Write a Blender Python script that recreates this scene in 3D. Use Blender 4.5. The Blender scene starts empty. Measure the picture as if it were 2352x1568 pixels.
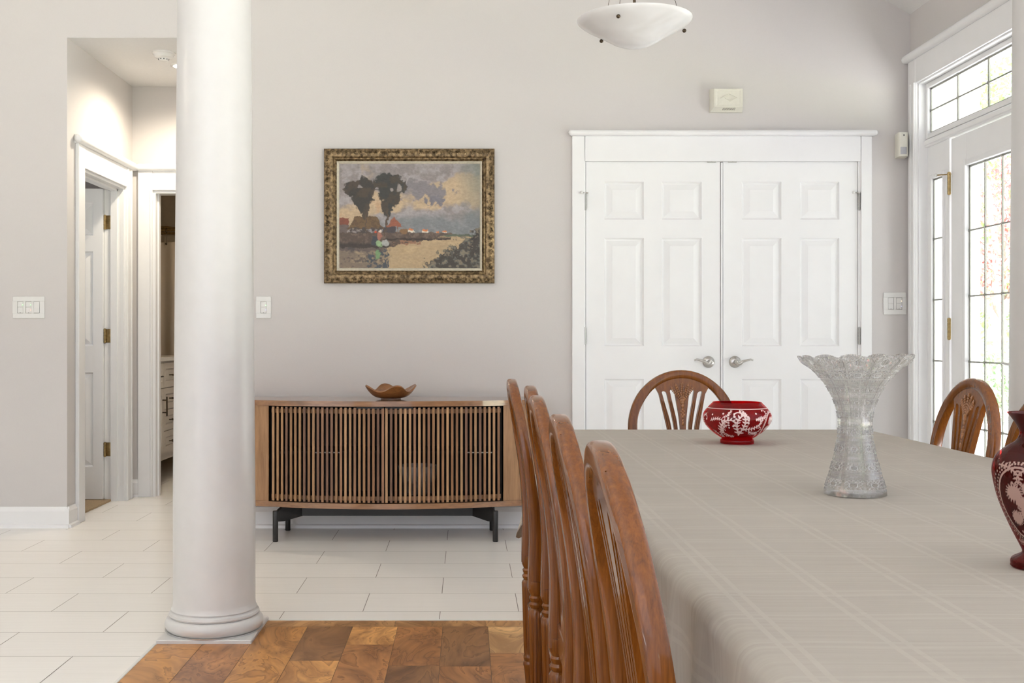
import bpy, bmesh, math, random
import numpy as np
from mathutils import Vector, Matrix

random.seed(7); RNG = np.random.default_rng(11)
SC = bpy.context.scene
COL = SC.collection
PI = math.pi

# ------------------------------------------------------------------ camera
F, CX, CY, HC = 2544.0, 1072.0, 777.0, 1.061
cd = bpy.data.cameras.new('camera'); cam = bpy.data.objects.new('camera', cd); COL.objects.link(cam)
cd.sensor_fit = 'HORIZONTAL'; cd.sensor_width = 36.0
cd.lens = 36.0 * F / 2352
cd.shift_x = (1176 - CX) / 2352; cd.shift_y = -(784 - CY) / 2352
cd.clip_start = 0.05; cd.clip_end = 300
cam.location = (0, 0, HC); cam.rotation_euler = (PI / 2, 0, 0)
SC.camera = cam
def X(px, Y): return (px - CX) * Y / F
def Z(py, Y): return HC + (CY - py) * Y / F

# ------------------------------------------------------------------ world, sun, lights, exposure
SC.view_settings.view_transform = 'Standard'; SC.view_settings.look = 'None'
SC.view_settings.gamma = 1; SC.view_settings.use_curve_mapping = False
SC.view_settings.exposure = 0.2
SC.cycles.use_denoising = True
SC.cycles.max_bounces = 12; SC.cycles.diffuse_bounces = 6; SC.cycles.transparent_max_bounces = 16
SC.cycles.caustics_reflective = False; SC.cycles.caustics_refractive = False
SC.cycles.sample_clamp_indirect = 6.0
w = bpy.data.worlds.new('daylight_sky'); SC.world = w; w.use_nodes = True
bg = w.node_tree.nodes['Background']; bg.inputs[0].default_value = (0.865, 0.905, 1.0, 1); bg.inputs[1].default_value = 1.4

def light(kind, name, loc, rot, energy, color=(1, 1, 1), size=None, size_y=None, **kw):
    d = bpy.data.lights.new(name, kind); d.energy = energy; d.color = color
    if kind == 'AREA':
        d.shape = 'RECTANGLE'; d.size = size; d.size_y = size_y or size
    for k, v in kw.items(): setattr(d, k, v)
    o = bpy.data.objects.new(name, d); o.location = loc; o.rotation_euler = rot; COL.objects.link(o); return o
def aim(o, target):
    o.rotation_euler = (Vector(target) - o.location).to_track_quat('-Z', 'Y').to_euler()

s = light('SUN', 'sun', (0, 0, 20), (0, 0, 0), 68.0, (.98, .955, .985), angle=0.02); aim(s, (8.5, -2, 0))
# area fill added in the open great room behind the camera; no windows there
g = light('AREA', 'great_room_fill', (-1.6, -2.6, 2.3), (0, 0, 0), 28, (.95, .94, 1), 3.6, 2.4)
light('POINT', 'warm_left_fill', (-3.6, 3.6, 2.55), (0, 0, 0), 10, (1, .82, .66), shadow_soft_size=.12); aim(g, (-.6, 5, 1.4))  # warm point fill added for the left side; no lamp stands there
light('SPOT', 'hall_downlight_glow', (-1.745, 6.86, 2.725), (0, 0, 0), 62, (1, .88, .70), spot_size=2.85, spot_blend=.6, shadow_soft_size=.06)
light('POINT', 'bathroom_fill', (-1.6, 8.4, 2.35), (0, 0, 0), 9, (1, .80, .55), shadow_soft_size=.08)  # dim warm fill added to lift the dark bathroom; no fixture modelled
b = light('AREA', 'bedroom_fill', (-3.45, 6.75, 1.5), (0, 0, 0), 5, (.95, .97, 1), .7, 1.2); aim(b, (-2.5, 7.2, 1.2))  # area fill added to brighten the open bedroom door; no window there

# ------------------------------------------------------------------ materials
def nt(name):
    m = bpy.data.materials.new(name); m.use_nodes = True
    t = m.node_tree; return m, t, t.nodes['Principled BSDF']
def setp(p, **kw):
    for k, v in kw.items():
        k = k.replace('_', ' ')
        if isinstance(v, (tuple, list)) and len(v) == 3 and k in ('Base Color', 'Emission Color', 'Coat Tint'): v = (*v, 1)
        p.inputs[k].default_value = v
def N(t, typ, **kw):
    n = t.nodes.new(typ)
    for k, v in kw.items():
        if k.startswith('i_'): n.inputs[k[2:].replace('_', ' ')].default_value = v
        else: setattr(n, k, v)
    return n
def coords(t, scale=(1, 1, 1), which='Object'):
    tc = N(t, 'ShaderNodeTexCoord'); mp = N(t, 'ShaderNodeMapping'); mp.inputs['Scale'].default_value = scale
    t.links.new(tc.outputs[which], mp.inputs[0]); return mp.outputs[0]
def ramp(t, fac, stops):
    r = N(t, 'ShaderNodeValToRGB'); el = r.color_ramp.elements
    while len(el) < len(stops): el.new(.5)
    for e_, (p, c) in zip(el, stops): e_.position = p; e_.color = (*c, 1) if len(c) == 3 else c
    t.links.new(fac, r.inputs[0]); return r.outputs[0]
def bump(t, p, h, strength=.2, dist=.01):
    b_ = N(t, 'ShaderNodeBump'); b_.inputs['Strength'].default_value = strength; b_.inputs['Distance'].default_value = dist
    t.links.new(h, b_.inputs['Height']); t.links.new(b_.outputs[0], p.inputs['Normal'])
def plain(name, c, rough=.5, metal=0., bumps=None, **kw):
    m, t, p = nt(name); setp(p, Base_Color=c, Roughness=rough, Metallic=metal, **kw)
    sc_, st, var = bumps or (40, .02, .04)
    n = N(t, 'ShaderNodeTexNoise', i_Scale=sc_, i_Detail=4.); t.links.new(coords(t), n.inputs['Vector'])
    lo = tuple(max(0, x * (1 - var)) for x in c); hi = tuple(min(1, x * (1 + var)) for x in c)
    t.links.new(ramp(t, n.outputs['Fac'], [(.3, lo), (.7, hi)]), p.inputs['Base Color'])
    if st: bump(t, p, n.outputs['Fac'], st, .004)
    return m
def wood(name, dark, light_, scale=(14, 14, 1.2), rough=.3, coat=.0, detail=6., contrast=(.3, .7), bumpst=.03, spec=.5):
    m, t, p = nt(name); p.inputs['Specular IOR Level'].default_value = spec; setp(p, Roughness=rough, Coat_Weight=coat, Coat_Roughness=.06)
    v = coords(t, scale)
    n1 = N(t, 'ShaderNodeTexNoise', i_Scale=2.2, i_Detail=detail, i_Roughness=.62, i_Distortion=.6); t.links.new(v, n1.inputs['Vector'])
    n2 = N(t, 'ShaderNodeTexNoise', i_Scale=9., i_Detail=3.); t.links.new(v, n2.inputs['Vector'])
    mx = N(t, 'ShaderNodeMath', operation='MULTIPLY_ADD'); mx.inputs[1].default_value = .3
    t.links.new(n2.outputs['Fac'], mx.inputs[0]); 
    sb = N(t, 'ShaderNodeMath', operation='MULTIPLY'); sb.inputs[1].default_value = .75
    t.links.new(n1.outputs['Fac'], sb.inputs[0]); t.links.new(sb.outputs[0], mx.inputs[2])
    t.links.new(ramp(t, mx.outputs[0], [(contrast[0], dark), (contrast[1], light_)]), p.inputs['Base Color'])
    if bumpst: bump(t, p, mx.outputs[0], bumpst, .003)
    return m
def attr_mat(name, rough=.5, attr='Col', vary=.1, scale=(30, 30, 3), coat=0., bumpst=.0, spec=.5):
    m, t, p = nt(name); setp(p, Roughness=rough, Coat_Weight=coat, Coat_Roughness=.08); p.inputs['Specular IOR Level'].default_value = spec
    a = N(t, 'ShaderNodeAttribute', attribute_name=attr)
    n = N(t, 'ShaderNodeTexNoise', i_Scale=1., i_Detail=5., i_Distortion=.4); t.links.new(coords(t, scale), n.inputs['Vector'])
    f = ramp(t, n.outputs['Fac'], [(.3, (1 - vary,) * 3), (.7, (1 + vary,) * 3)])
    mx = N(t, 'ShaderNodeMixRGB', blend_type='MULTIPLY'); mx.inputs[0].default_value = 1
    t.links.new(a.outputs['Color'], mx.inputs[1]); t.links.new(f, mx.inputs[2]); t.links.new(mx.outputs[0], p.inputs['Base Color'])
    if bumpst: bump(t, p, n.outputs['Fac'], bumpst, .003)
    return m

WALL = plain('greige_wall_paint', (.62, .592, .575), .75, bumps=(220, .04, .01))
CEIL = plain('white_ceiling_texture', (.78, .775, .76), .9, bumps=(90, .35, .015))
TRIM = plain('white_gloss_trim_paint', (.87, .87, .87), .34, bumps=(9, .0, .01))
DOORP = plain('white_door_paint', (.87, .87, .87), .42, bumps=(9, .0, .01))
COLP = plain('white_column_paint', (.63, .62, .605), .28, bumps=(20, .02, .015))
NICKEL = plain('satin_nickel', (.52, .50, .47), .28, 1., bumps=(30, .0, .05))
STEEL = plain('grey_steel', (.35, .345, .33), .35, 1., bumps=(30, .0, .05))
BRASS = plain('aged_brass', (.36, .26, .12), .32, 1., bumps=(60, .05, .25))
BRONZE = plain('dark_bronze', (.07, .05, .03), .35, .8, bumps=(30, .02, .1))
BLACK = plain('black_powder_coat', (.012, .011, .01), .4, .0, bumps=(120, .03, .1))
PLATE = plain('white_switch_plastic', (.76, .755, .73), .25, bumps=(30, .0, .01))
IVORY = plain('ivory_plastic', (.72, .70, .61), .38, bumps=(60, .02, .02))
SLOTM = plain('dark_slot', (.03, .028, .025), .6)
LENSM = plain('grey_sensor_lens', (.42, .42, .44), .2)
CARPET = plain('tan_carpet', (.36, .26, .15), .95, bumps=(300, .8, .35))
GROUT = plain('grey_grout', (.30, .285, .26), .8)
CHAIRW = wood('glossy_cherry_wood', (.05, .0135, .002), (.225, .070, .0085), (60, 60, 2.2), .25, .4, contrast=(.2, .82), spec=.25)
CARVEW = wood('carved_cherry_wood', (.16, .058, .018), (.36, .15, .05), (22, 22, 6), .28, .4)
SEATM = plain('cream_seat_fabric', (.55, .48, .38), .9, bumps=(400, .3, .1))
WALNUT = wood('walnut_veneer_upright', (.19, .094, .038), (.37, .205, .098), (16, 16, 1.6), .42, .1)
WALNUTH = wood('walnut_veneer_lengthwise', (.14, .062, .022), (.31, .15, .06), (1.6, 14, 14), .3, 1.)
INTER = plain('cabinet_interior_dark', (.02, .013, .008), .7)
BOWLW = wood('teak_bowl_wood', (.12, .042, .012), (.30, .13, .04), (10, 22, 22), .28, .4)
SLATM = attr_mat('walnut_slats', .42, vary=.22, scale=(60, 60, 5), bumpst=.05)
TILEM = attr_mat('white_linen_tile', .26, vary=.025, scale=(3, 90, 3))
VANITYM = plain('white_vanity_paint', (.66, .62, .56), .4)
CURTAIN = plain('white_curtain_fabric', (.62, .56, .47), .8, bumps=(200, .1, .03))
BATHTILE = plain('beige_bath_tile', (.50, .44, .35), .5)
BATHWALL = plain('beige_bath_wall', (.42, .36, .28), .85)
BARK = plain('grey_bark', (.42, .38, .33), .9, bumps=(30, .5, .3))
LEAFG = plain('green_leaves', (.38, .56, .26), .7, bumps=(2, .0, .35))
LEAFD = plain('shrub_leaves', (.30, .42, .24), .7, bumps=(2, .0, .35))
LEAFR = plain('red_maple_leaves', (.70, .25, .25), .7, bumps=(2, .0, .3))
LAWN = plain('lawn', (.32, .345, .24), .9, bumps=(30, .4, .3))
PAVE = plain('pale_concrete', (.80, .80, .80), .85, bumps=(30, .1, .05))
SIDING = plain('white_siding', (.85, .85, .85), .7)

def glassy(name, tint, trans, gloss=.1, rough=.0):
    m, t, p = nt(name); t.nodes.remove(p); out = t.nodes['Material Output']
    tr = N(t, 'ShaderNodeBsdfTransparent'); tr.inputs[0].default_value = (*tint, 1)
    gl = N(t, 'ShaderNodeBsdfGlossy'); gl.inputs['Roughness'].default_value = rough
    fr = N(t, 'ShaderNodeFresnel', i_IOR=1.45); mx = N(t, 'ShaderNodeMixShader')
    ge = N(t, 'ShaderNodeNewGeometry'); fm = N(t, 'ShaderNodeMath', operation='MULTIPLY'); inv = N(t, 'ShaderNodeMath', operation='SUBTRACT'); inv.inputs[0].default_value = 1
    t.links.new(ge.outputs['Backfacing'], inv.inputs[1]); t.links.new(fr.outputs[0], fm.inputs[0]); t.links.new(inv.outputs[0], fm.inputs[1])   # reflect once, on the outer faces
    t.links.new(fm.outputs[0], mx.inputs[0]); t.links.new(tr.outputs[0], mx.inputs[1]); t.links.new(gl.outputs[0], mx.inputs[2])
    t.links.new(mx.outputs[0], out.inputs[0]); return m
PANE = glassy('clear_window_glass', (.97, .985, .975), 1)
BEVELG = glassy('bevelled_glass_edge', (.80, .83, .80), 1)
LEADM = plain('grey_lead_came', (.33, .33, .29), .4, .5)

def emit(name, c, st):
    m, t, p = nt(name); setp(p, Base_Color=c, Emission_Color=c, Emission_Strength=st); return m
LAMPGLOW = emit('lit_downlight_lens', (1, .93, .8), 9)
LEDG = emit('green_indicator', (.35, 1, .35), 3); LEDR = emit('red_indicator', (1, .35, .25), 3)
LEDW = emit('amber_indicator', (1, .75, .5), 3); LEDB = emit('blue_indicator', (.6, .6, 1), 1.2)

def shade_mat():
    m, t, p = nt('frosted_white_glass'); setp(p, Base_Color=(.80, .80, .80), Roughness=.25, Subsurface_Weight=.3, Subsurface_Radius=(.05, .05, .05))
    n = N(t, 'ShaderNodeTexNoise', i_Scale=3.5, i_Detail=2., i_Distortion=1.); t.links.new(coords(t, (1, 1, 3)), n.inputs['Vector'])
    t.links.new(ramp(t, n.outputs['Fac'], [(.35, (.74, .735, .725)), (.6, (.84, .84, .84))]), p.inputs['Base Color']); return m
SHADE = shade_mat()

def crystal_mat():
    m, t, p = nt('cut_crystal'); t.nodes.remove(p); out = t.nodes['Material Output']
    a = N(t, 'ShaderNodeAttribute', attribute_name='Col')
    tr = N(t, 'ShaderNodeBsdfTransparent'); tr.inputs[0].default_value = (.89, .885, .88, 1)
    gs = N(t, 'ShaderNodeBsdfGlass'); gs.inputs['IOR'].default_value = 1.5; gs.inputs['Roughness'].default_value = .03; gs.inputs[0].default_value = (.98, .98, .98, 1)
    m1 = N(t, 'ShaderNodeMixShader'); m1.inputs[0].default_value = .45
    t.links.new(tr.outputs[0], m1.inputs[1]); t.links.new(gs.outputs[0], m1.inputs[2])
    df = N(t, 'ShaderNodeBsdfPrincipled'); setp(df, Base_Color=(.70, .69, .68), Roughness=.2)
    m2 = N(t, 'ShaderNodeMixShader'); t.links.new(a.outputs['Fac'], m2.inputs[0])
    t.links.new(m1.outputs[0], m2.inputs[1]); t.links.new(df.outputs[0], m2.inputs[2]); t.links.new(m2.outputs[0], out.inputs[0])
    return m
CRYSTAL = crystal_mat()

def ruby_mat(name, red, etched):
    m, t, p = nt(name); t.nodes.remove(p); out = t.nodes['Material Output']
    a = N(t, 'ShaderNodeAttribute', attribute_name='Col')
    tr = N(t, 'ShaderNodeBsdfTransparent'); tr.inputs[0].default_value = (*red, 1)
    pr = N(t, 'ShaderNodeBsdfPrincipled'); setp(pr, Base_Color=tuple(x * .22 for x in red), Roughness=.03, Coat_Weight=.5, Coat_Roughness=.02)
    m1 = N(t, 'ShaderNodeMixShader'); m1.inputs[0].default_value = .28
    t.links.new(tr.outputs[0], m1.inputs[1]); t.links.new(pr.outputs[0], m1.inputs[2])
    df = N(t, 'ShaderNodeBsdfPrincipled'); setp(df, Base_Color=etched, Roughness=.35)
    m2 = N(t, 'ShaderNodeMixShader'); t.links.new(a.outputs['Fac'], m2.inputs[0])
    t.links.new(m1.outputs[0], m2.inputs[1]); t.links.new(df.outputs[0], m2.inputs[2]); t.links.new(m2.outputs[0], out.inputs[0])
    return m
RUBY = ruby_mat('ruby_cut_glass', (.80, .008, .022), (.80, .64, .62))
RUBYV = ruby_mat('dark_ruby_cut_glass', (.42, .012, .008), (.36, .22, .185))

def plank_mat():
    m, t, p = nt('figured_walnut_planks'); setp(p, Roughness=.3, Coat_Weight=.08, Coat_Roughness=.12); p.inputs['Specular IOR Level'].default_value = .32
    a = N(t, 'ShaderNodeAttribute', attribute_name='Col'); pid = N(t, 'ShaderNodeAttribute', attribute_name='pid')
    v = coords(t, (4.4, 2.4, 1))
    cb = N(t, 'ShaderNodeCombineXYZ'); t.links.new(pid.outputs['Fac'], cb.inputs[2])
    ad = N(t, 'ShaderNodeVectorMath', operation='ADD'); t.links.new(v, ad.inputs[0]); t.links.new(cb.outputs[0], ad.inputs[1])
    n1 = N(t, 'ShaderNodeTexNoise', i_Scale=1., i_Detail=4., i_Roughness=.55, i_Distortion=1.6); t.links.new(ad.outputs[0], n1.inputs['Vector'])
    mu = N(t, 'ShaderNodeMath', operation='MULTIPLY'); mu.inputs[1].default_value = 7; t.links.new(n1.outputs['Fac'], mu.inputs[0])
    fr = N(t, 'ShaderNodeMath', operation='FRACT'); t.links.new(mu.outputs[0], fr.inputs[0])
    c1 = ramp(t, fr.outputs[0], [(0, (.45, .39, .34)), (.16, (.84, .80, .76)), (.65, (1.05, 1.05, 1.05)), (.93, (1.2, 1.2, 1.15)), (1, (.75, .7, .65))])
    c2 = ramp(t, n1.outputs['Fac'], [(.36, (.55, .48, .42)), (.48, (.95, .95, .95)), (.68, (1.45, 1.5, 1.5))])
    x1 = N(t, 'ShaderNodeMixRGB', blend_type='MULTIPLY'); x1.inputs[0].default_value = .8
    x2 = N(t, 'ShaderNodeMixRGB', blend_type='MULTIPLY'); x2.inputs[0].default_value = .85
    t.links.new(a.outputs['Color'], x1.inputs[1]); t.links.new(c1, x1.inputs[2])
    t.links.new(x1.outputs[0], x2.inputs[1]); t.links.new(c2, x2.inputs[2]); t.links.new(x2.outputs[0], p.inputs['Base Color'])
    return m
PLANK = plank_mat()

def cloth_mat():
    m, t, p = nt('woven_taupe_tablecloth'); setp(p, Roughness=.78); p.inputs['Specular IOR Level'].default_value = .25
    tc = N(t, 'ShaderNodeTexCoord'); sp = N(t, 'ShaderNodeSeparateXYZ'); t.links.new(tc.outputs['UV'], sp.inputs[0])
    def pair(o, off):
        def st(lo, hi):
            ad = N(t, 'ShaderNodeMath', operation='ADD'); ad.inputs[1].default_value = off; t.links.new(o, ad.inputs[0])
            md = N(t, 'ShaderNodeMath', operation='PINGPONG'); md.inputs[1].default_value = .055; t.links.new(ad.outputs[0], md.inputs[0])
            a = N(t, 'ShaderNodeMath', operation='GREATER_THAN'); a.inputs[1].default_value = lo; t.links.new(md.outputs[0], a.inputs[0])
            b_ = N(t, 'ShaderNodeMath', operation='LESS_THAN'); b_.inputs[1].default_value = hi; t.links.new(md.outputs[0], b_.inputs[0])
            c = N(t, 'ShaderNodeMath', operation='MULTIPLY'); t.links.new(a.outputs[0], c.inputs[0]); t.links.new(b_.outputs[0], c.inputs[1]); return c.outputs[0]
        return st(.005, .0115)
    ax = pair(sp.outputs[0], .02); ay = pair(sp.outputs[1], .03)
    mh = N(t, 'ShaderNodeMath', operation='MULTIPLY'); mh.inputs[1].default_value = .8; t.links.new(ay, mh.inputs[0])
    mxx = N(t, 'ShaderNodeMath', operation='MAXIMUM'); t.links.new(ax, mxx.inputs[0]); t.links.new(mh.outputs[0], mxx.inputs[1])
    n = N(t, 'ShaderNodeTexNoise', i_Scale=1., i_Detail=4.)
    mp = N(t, 'ShaderNodeMapping'); mp.inputs['Scale'].default_value = (5, 160, 5); t.links.new(tc.outputs['UV'], mp.inputs[0]); t.links.new(mp.outputs[0], n.inputs['Vector'])
    base = ramp(t, n.outputs['Fac'], [(.3, (.355, .325, .283)), (.7, (.385, .353, .308))])
    mc = N(t, 'ShaderNodeMixRGB'); t.links.new(mxx.outputs[0], mc.inputs[0]); t.links.new(base, mc.inputs[1]); mc.inputs[2].default_value = (.396, .364, .318, 1)
    t.links.new(mc.outputs[0], p.inputs['Base Color'])
    n2 = N(t, 'ShaderNodeTexNoise', i_Scale=1., i_Detail=3., i_Distortion=.3)
    mp2 = N(t, 'ShaderNodeMapping'); mp2.inputs['Scale'].default_value = (2.2, 26, 1); t.links.new(tc.outputs['UV'], mp2.inputs[0]); t.links.new(mp2.outputs[0], n2.inputs['Vector'])
    bump(t, p, n2.outputs['Fac'], .35, .006)
    return m
CLOTH = cloth_mat()

def frame_mat():
    m, t, p = nt('antique_gold_frame'); setp(p, Metallic=.75, Roughness=.38)
    n = N(t, 'ShaderNodeTexNoise', i_Scale=60., i_Detail=4.); t.links.new(coords(t), n.inputs['Vector'])
    t.links.new(ramp(t, n.outputs['Fac'], [(.35, (.055, .035, .016)), (.65, (.30, .21, .11))]), p.inputs['Base Color'])
    bump(t, p, n.outputs['Fac'], .4, .003); return m
GOLD = frame_mat()
LINER = plain('cream_frame_liner', (.60, .55, .45), .5, .1, bumps=(80, .05, .1))
OILP = attr_mat('oil_paint', .45, vary=.14, scale=(60, 60, 90), bumpst=.25)

# ------------------------------------------------------------------ mesh builder
class M:
    def __init__(s): s.v = []; s.f = []; s.c = []; s.pid = []; s.curc = None; s.curp = 0; s.vc = None; s.uv = None
    def face(s, idx): s.f.append(idx); s.c.append(s.curc); s.pid.append(s.curp)
    def add(s, vs, fs):
        b = len(s.v); s.v.extend(tuple(p) for p in vs)
        for f in fs: s.face([b + i for i in f])
        return s
    def box(s, x0, x1, y0, y1, z0, z1, bev=0., seg=1):
        if x0 > x1: x0, x1 = x1, x0
        if y0 > y1: y0, y1 = y1, y0
        if z0 > z1: z0, z1 = z1, z0
        if not bev:
            return s.add([(x0, y0, z0), (x1, y0, z0), (x1, y1, z0), (x0, y1, z0), (x0, y0, z1), (x1, y0, z1), (x1, y1, z1), (x0, y1, z1)],
                         [[0, 3, 2, 1], [4, 5, 6, 7], [0, 1, 5, 4], [1, 2, 6, 5], [2, 3, 7, 6], [3, 0, 4, 7]])
        bm = bmesh.new(); bmesh.ops.create_cube(bm, size=1)
        for q in bm.verts: q.co = ((x0 + x1) / 2 + q.co.x * (x1 - x0), (y0 + y1) / 2 + q.co.y * (y1 - y0), (z0 + z1) / 2 + q.co.z * (z1 - z0))
        bmesh.ops.bevel(bm, geom=bm.edges[:], offset=min(bev, .49 * min(x1 - x0, y1 - y0, z1 - z0)), segments=seg, profile=.5, affect='EDGES')
        return s.bm(bm)
    def bm(s, bm):
        bm.verts.ensure_lookup_table(); bm.verts.index_update()
        s.add([q.co[:] for q in bm.verts], [[q.index for q in f.verts] for f in bm.faces]); bm.free(); return s
    def lathe(s, prof, n=32, c=(0, 0, 0), axis='z', cap=True, flute=None):
        """prof: list of (r, h)."""
        vs = []; fs = []; k = len(prof)
        for j in range(n):
            a = 2 * PI * j / n
            for i, (r, h) in enumerate(prof):
                rr = r if flute is None else flute(i, a, r, h)
                u, v_ = rr * math.cos(a), rr * math.sin(a)
                if axis == 'z': q = (u, v_, h)
                elif axis == 'y': q = (u, h, -v_)
                else: q = (h, u, v_)
                vs.append((c[0] + q[0], c[1] + q[1], c[2] + q[2]))
        for j in range(n):
            j2 = (j + 1) % n
            for i in range(k - 1): fs.append([j * k + i, j2 * k + i, j2 * k + i + 1, j * k + i + 1])
        if cap:
            if prof[0][0] > 1e-6: fs.append([j * k for j in range(n)][::-1])
            if prof[-1][0] > 1e-6: fs.append([j * k + k - 1 for j in range(n)])
        return s.add(vs, fs)
    def tube(s, pts, rad, n=8, cap=True, flat=None):
        pts = [Vector(p) for p in pts]; k = len(pts); vs = []; fs = []
        rads = rad if isinstance(rad, (list, tuple)) else [rad] * k
        up = None
        for i, p in enumerate(pts):
            tg = (pts[min(i + 1, k - 1)] - pts[max(i - 1, 0)]).normalized()
            if up is None:
                up = Vector((0, 0, 1)) if abs(tg.z) < .9 else Vector((1, 0, 0))
            sd = tg.cross(up).normalized(); up = sd.cross(tg).normalized()
            for j in range(n):
                a = 2 * PI * j / n; vs.append(p + (sd * math.cos(a) + up * math.sin(a) * (flat or 1)) * rads[i])
        for i in range(k - 1):
            for j in range(n):
                j2 = (j + 1) % n; fs.append([i * n + j, i * n + j2, (i + 1) * n + j2, (i + 1) * n + j])
        if cap: fs.append(list(range(n))[::-1]); fs.append([(k - 1) * n + j for j in range(n)])
        return s.add(vs, fs)
    def prism(s, poly, axis, a, b):
        """poly of 2-D points extruded along an axis from a to b. axis x: (y,z); y: (x,z); z: (x,y)."""
        n = len(poly); mk = {'x': lambda p, t: (t, p[0], p[1]), 'y': lambda p, t: (p[0], t, p[1]), 'z': lambda p, t: (p[0], p[1], t)}[axis]
        vs = [mk(p, a) for p in poly] + [mk(p, b) for p in poly]
        return s.add(vs, [list(range(n))[::-1], list(range(n, 2 * n))] + [[i, (i + 1) % n, n + (i + 1) % n, n + i] for i in range(n)])
    def grid(s, fn, nu, nv, wrap=False):
        vs = [fn(i / (nu if wrap else nu - 1), j / (nv - 1)) for j in range(nv) for i in range(nu)]; fs = []
        for j in range(nv - 1):
            for i in range(nu if wrap else nu - 1):
                i2 = (i + 1) % nu; fs.append([j * nu + i, j * nu + i2, (j + 1) * nu + i2, (j + 1) * nu + i])
        return s.add(vs, fs)
    def ball(s, c, r, n=10, m=6, sc=(1, 1, 1)):
        vs = [(c[0], c[1], c[2] + r * sc[2])]; fs = []
        for i in range(1, m):
            for j in range(n):
                a = PI * i / m; b = 2 * PI * j / n
                vs.append((c[0] + r * sc[0] * math.sin(a) * math.cos(b), c[1] + r * sc[1] * math.sin(a) * math.sin(b), c[2] + r * sc[2] * math.cos(a)))
        vs.append((c[0], c[1], c[2] - r * sc[2])); L = len(vs) - 1
        for j in range(n): fs.append([0, 1 + j, 1 + (j + 1) % n]); fs.append([L, L - n + (j + 1) % n, L - n + j])
        for i in range(m - 2):
            for j in range(n): fs.append([1 + i * n + j, 1 + (i + 1) * n + j, 1 + (i + 1) * n + (j + 1) % n, 1 + i * n + (j + 1) % n])
        return s.add(vs, fs)
    def xf(s, fn): s.v = [tuple(fn(p)) for p in s.v]; return s
    def join(s, o): return s.add(o.v, o.f)
    def build(s, name, mat, parent=None, angle=35, fix=True):
        off = Vector((0, 0, 0)); q = parent
        while q is not None: off += q.location; q = q.parent
        me = bpy.data.meshes.new(name); me.from_pydata([(x - off.x, y - off.y, z - off.z) for x, y, z in s.v], [], s.f)
        if fix:
            bm = bmesh.new(); bm.from_mesh(me); bmesh.ops.recalc_face_normals(bm, faces=bm.faces); bm.to_mesh(me); bm.free()
        me.materials.append(mat)
        if any(c is not None for c in s.c):
            at = me.attributes.new('Col', 'FLOAT_COLOR', 'FACE')
            at.data.foreach_set('color', np.array([(*(c or (1, 1, 1)), 1) for c in s.c], dtype=np.float32).ravel())
            at = me.attributes.new('pid', 'FLOAT', 'FACE'); at.data.foreach_set('value', np.array(s.pid, dtype=np.float32))
        if s.vc is not None:
            at = me.attributes.new('Col', 'FLOAT_COLOR', 'POINT'); at.data.foreach_set('color', np.asarray(s.vc, dtype=np.float32).ravel())
        if s.uv is not None:
            ul = me.uv_layers.new(name='UVMap'); li = np.empty(len(me.loops), dtype=np.int32); me.loops.foreach_get('vertex_index', li)
            ul.data.foreach_set('uv', np.asarray(s.uv, dtype=np.float32)[li].ravel())
        if angle:
            me.polygons.foreach_set('use_smooth', np.ones(len(me.polygons), dtype=bool)); me.set_sharp_from_angle(angle=math.radians(angle))
        o = bpy.data.objects.new(name, me); COL.objects.link(o)
        if parent is not None: o.parent = parent
        return o

def tag(o, label, cat, group=None, kind=None):
    o['label'] = label; o['category'] = cat
    if group: o['group'] = group
    if kind: o['kind'] = kind
    return o
def thing(name, label, cat, loc=(0, 0, 0), group=None, kind=None):
    o = bpy.data.objects.new(name, None); o.empty_display_size = .1; COL.objects.link(o); o.location = loc
    return tag(o, label, cat, group, kind)
def struct(o, label, cat): return tag(o, label, cat, None, 'structure')
def copy_tree(o, parent=None):
    c = o.copy(); COL.objects.link(c)
    if parent is not None: c.parent = parent
    for ch in list(o.children): copy_tree(ch, c)
    return c
def lerp(a, b, t): return a + (b - a) * t
def sm(a, b, x):
    t = max(0., min(1., (x - a) / (b - a))); return t * t * (3 - 2 * t)

# ================================================================== SETTING
YB = 6.22            # back wall face
XR = 2.489           # right wall face
XH, XH2 = -2.244, -1.235   # hall side walls
YH = 7.433           # hall end wall
T = .12
# --- closet opening in back wall
CLx0, CLx1, CLz = X(1343, YB), X(1972, YB), Z(368, YB)
m = M()
m.box(-5, XH, YB, YB + T, 0, 3.6)                    # left of hall
m.box(XH, XH2, YB, YB + T, 2.753, 4.6)                # over hall
m.box(XH2, CLx0, YB, YB + T, 0, 4.6)
m.box(CLx0, CLx1, YB, YB + T, CLz, 4.6)
m.box(CLx1, XR + .2, YB, YB + T, 0, 3.7)
m.box(-5, XH, YB, YB + T, 3.6, 4.6)
struct(m.build('wall_back', WALL, angle=0), 'greige back wall behind the sideboard and painting', 'wall')
# --- right wall with entry opening
EY0, EY1, EZ = 4.33, 6.10, 2.47
m = M()
m.box(XR, XR + .2, EY1, YB + T, 0, 2.9); m.box(XR, XR + .2, EY0, EY1, EZ, 2.9); m.box(XR, XR + .2, 2.9, EY0, 0, 2.9)
struct(m.build('wall_right', WALL, angle=0), 'greige right wall around the glazed entry door', 'wall')
m = M(); m.box(-5.12, -5, -1, YB + T, 0, 3.6)
struct(m.build('wall_left', WALL, angle=0), 'greige far left wall of the room, outside the frame', 'wall')
# --- vaulted ceiling
m = M()
RX, RZ = -.3, 2.88 + .57 * (XR + .3)
m.prism([(XR + .2, 2.88 - .57 * .2), (RX, RZ), (-5.12, 3.3), (-5.12, 3.4), (RX, RZ + .1), (XR + .2, 2.98 - .57 * .2)], 'y', -2.5, YB + T)
struct(m.build('ceiling', CEIL, angle=0), 'white vaulted ceiling sloping up from the right wall', 'ceiling')
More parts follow.
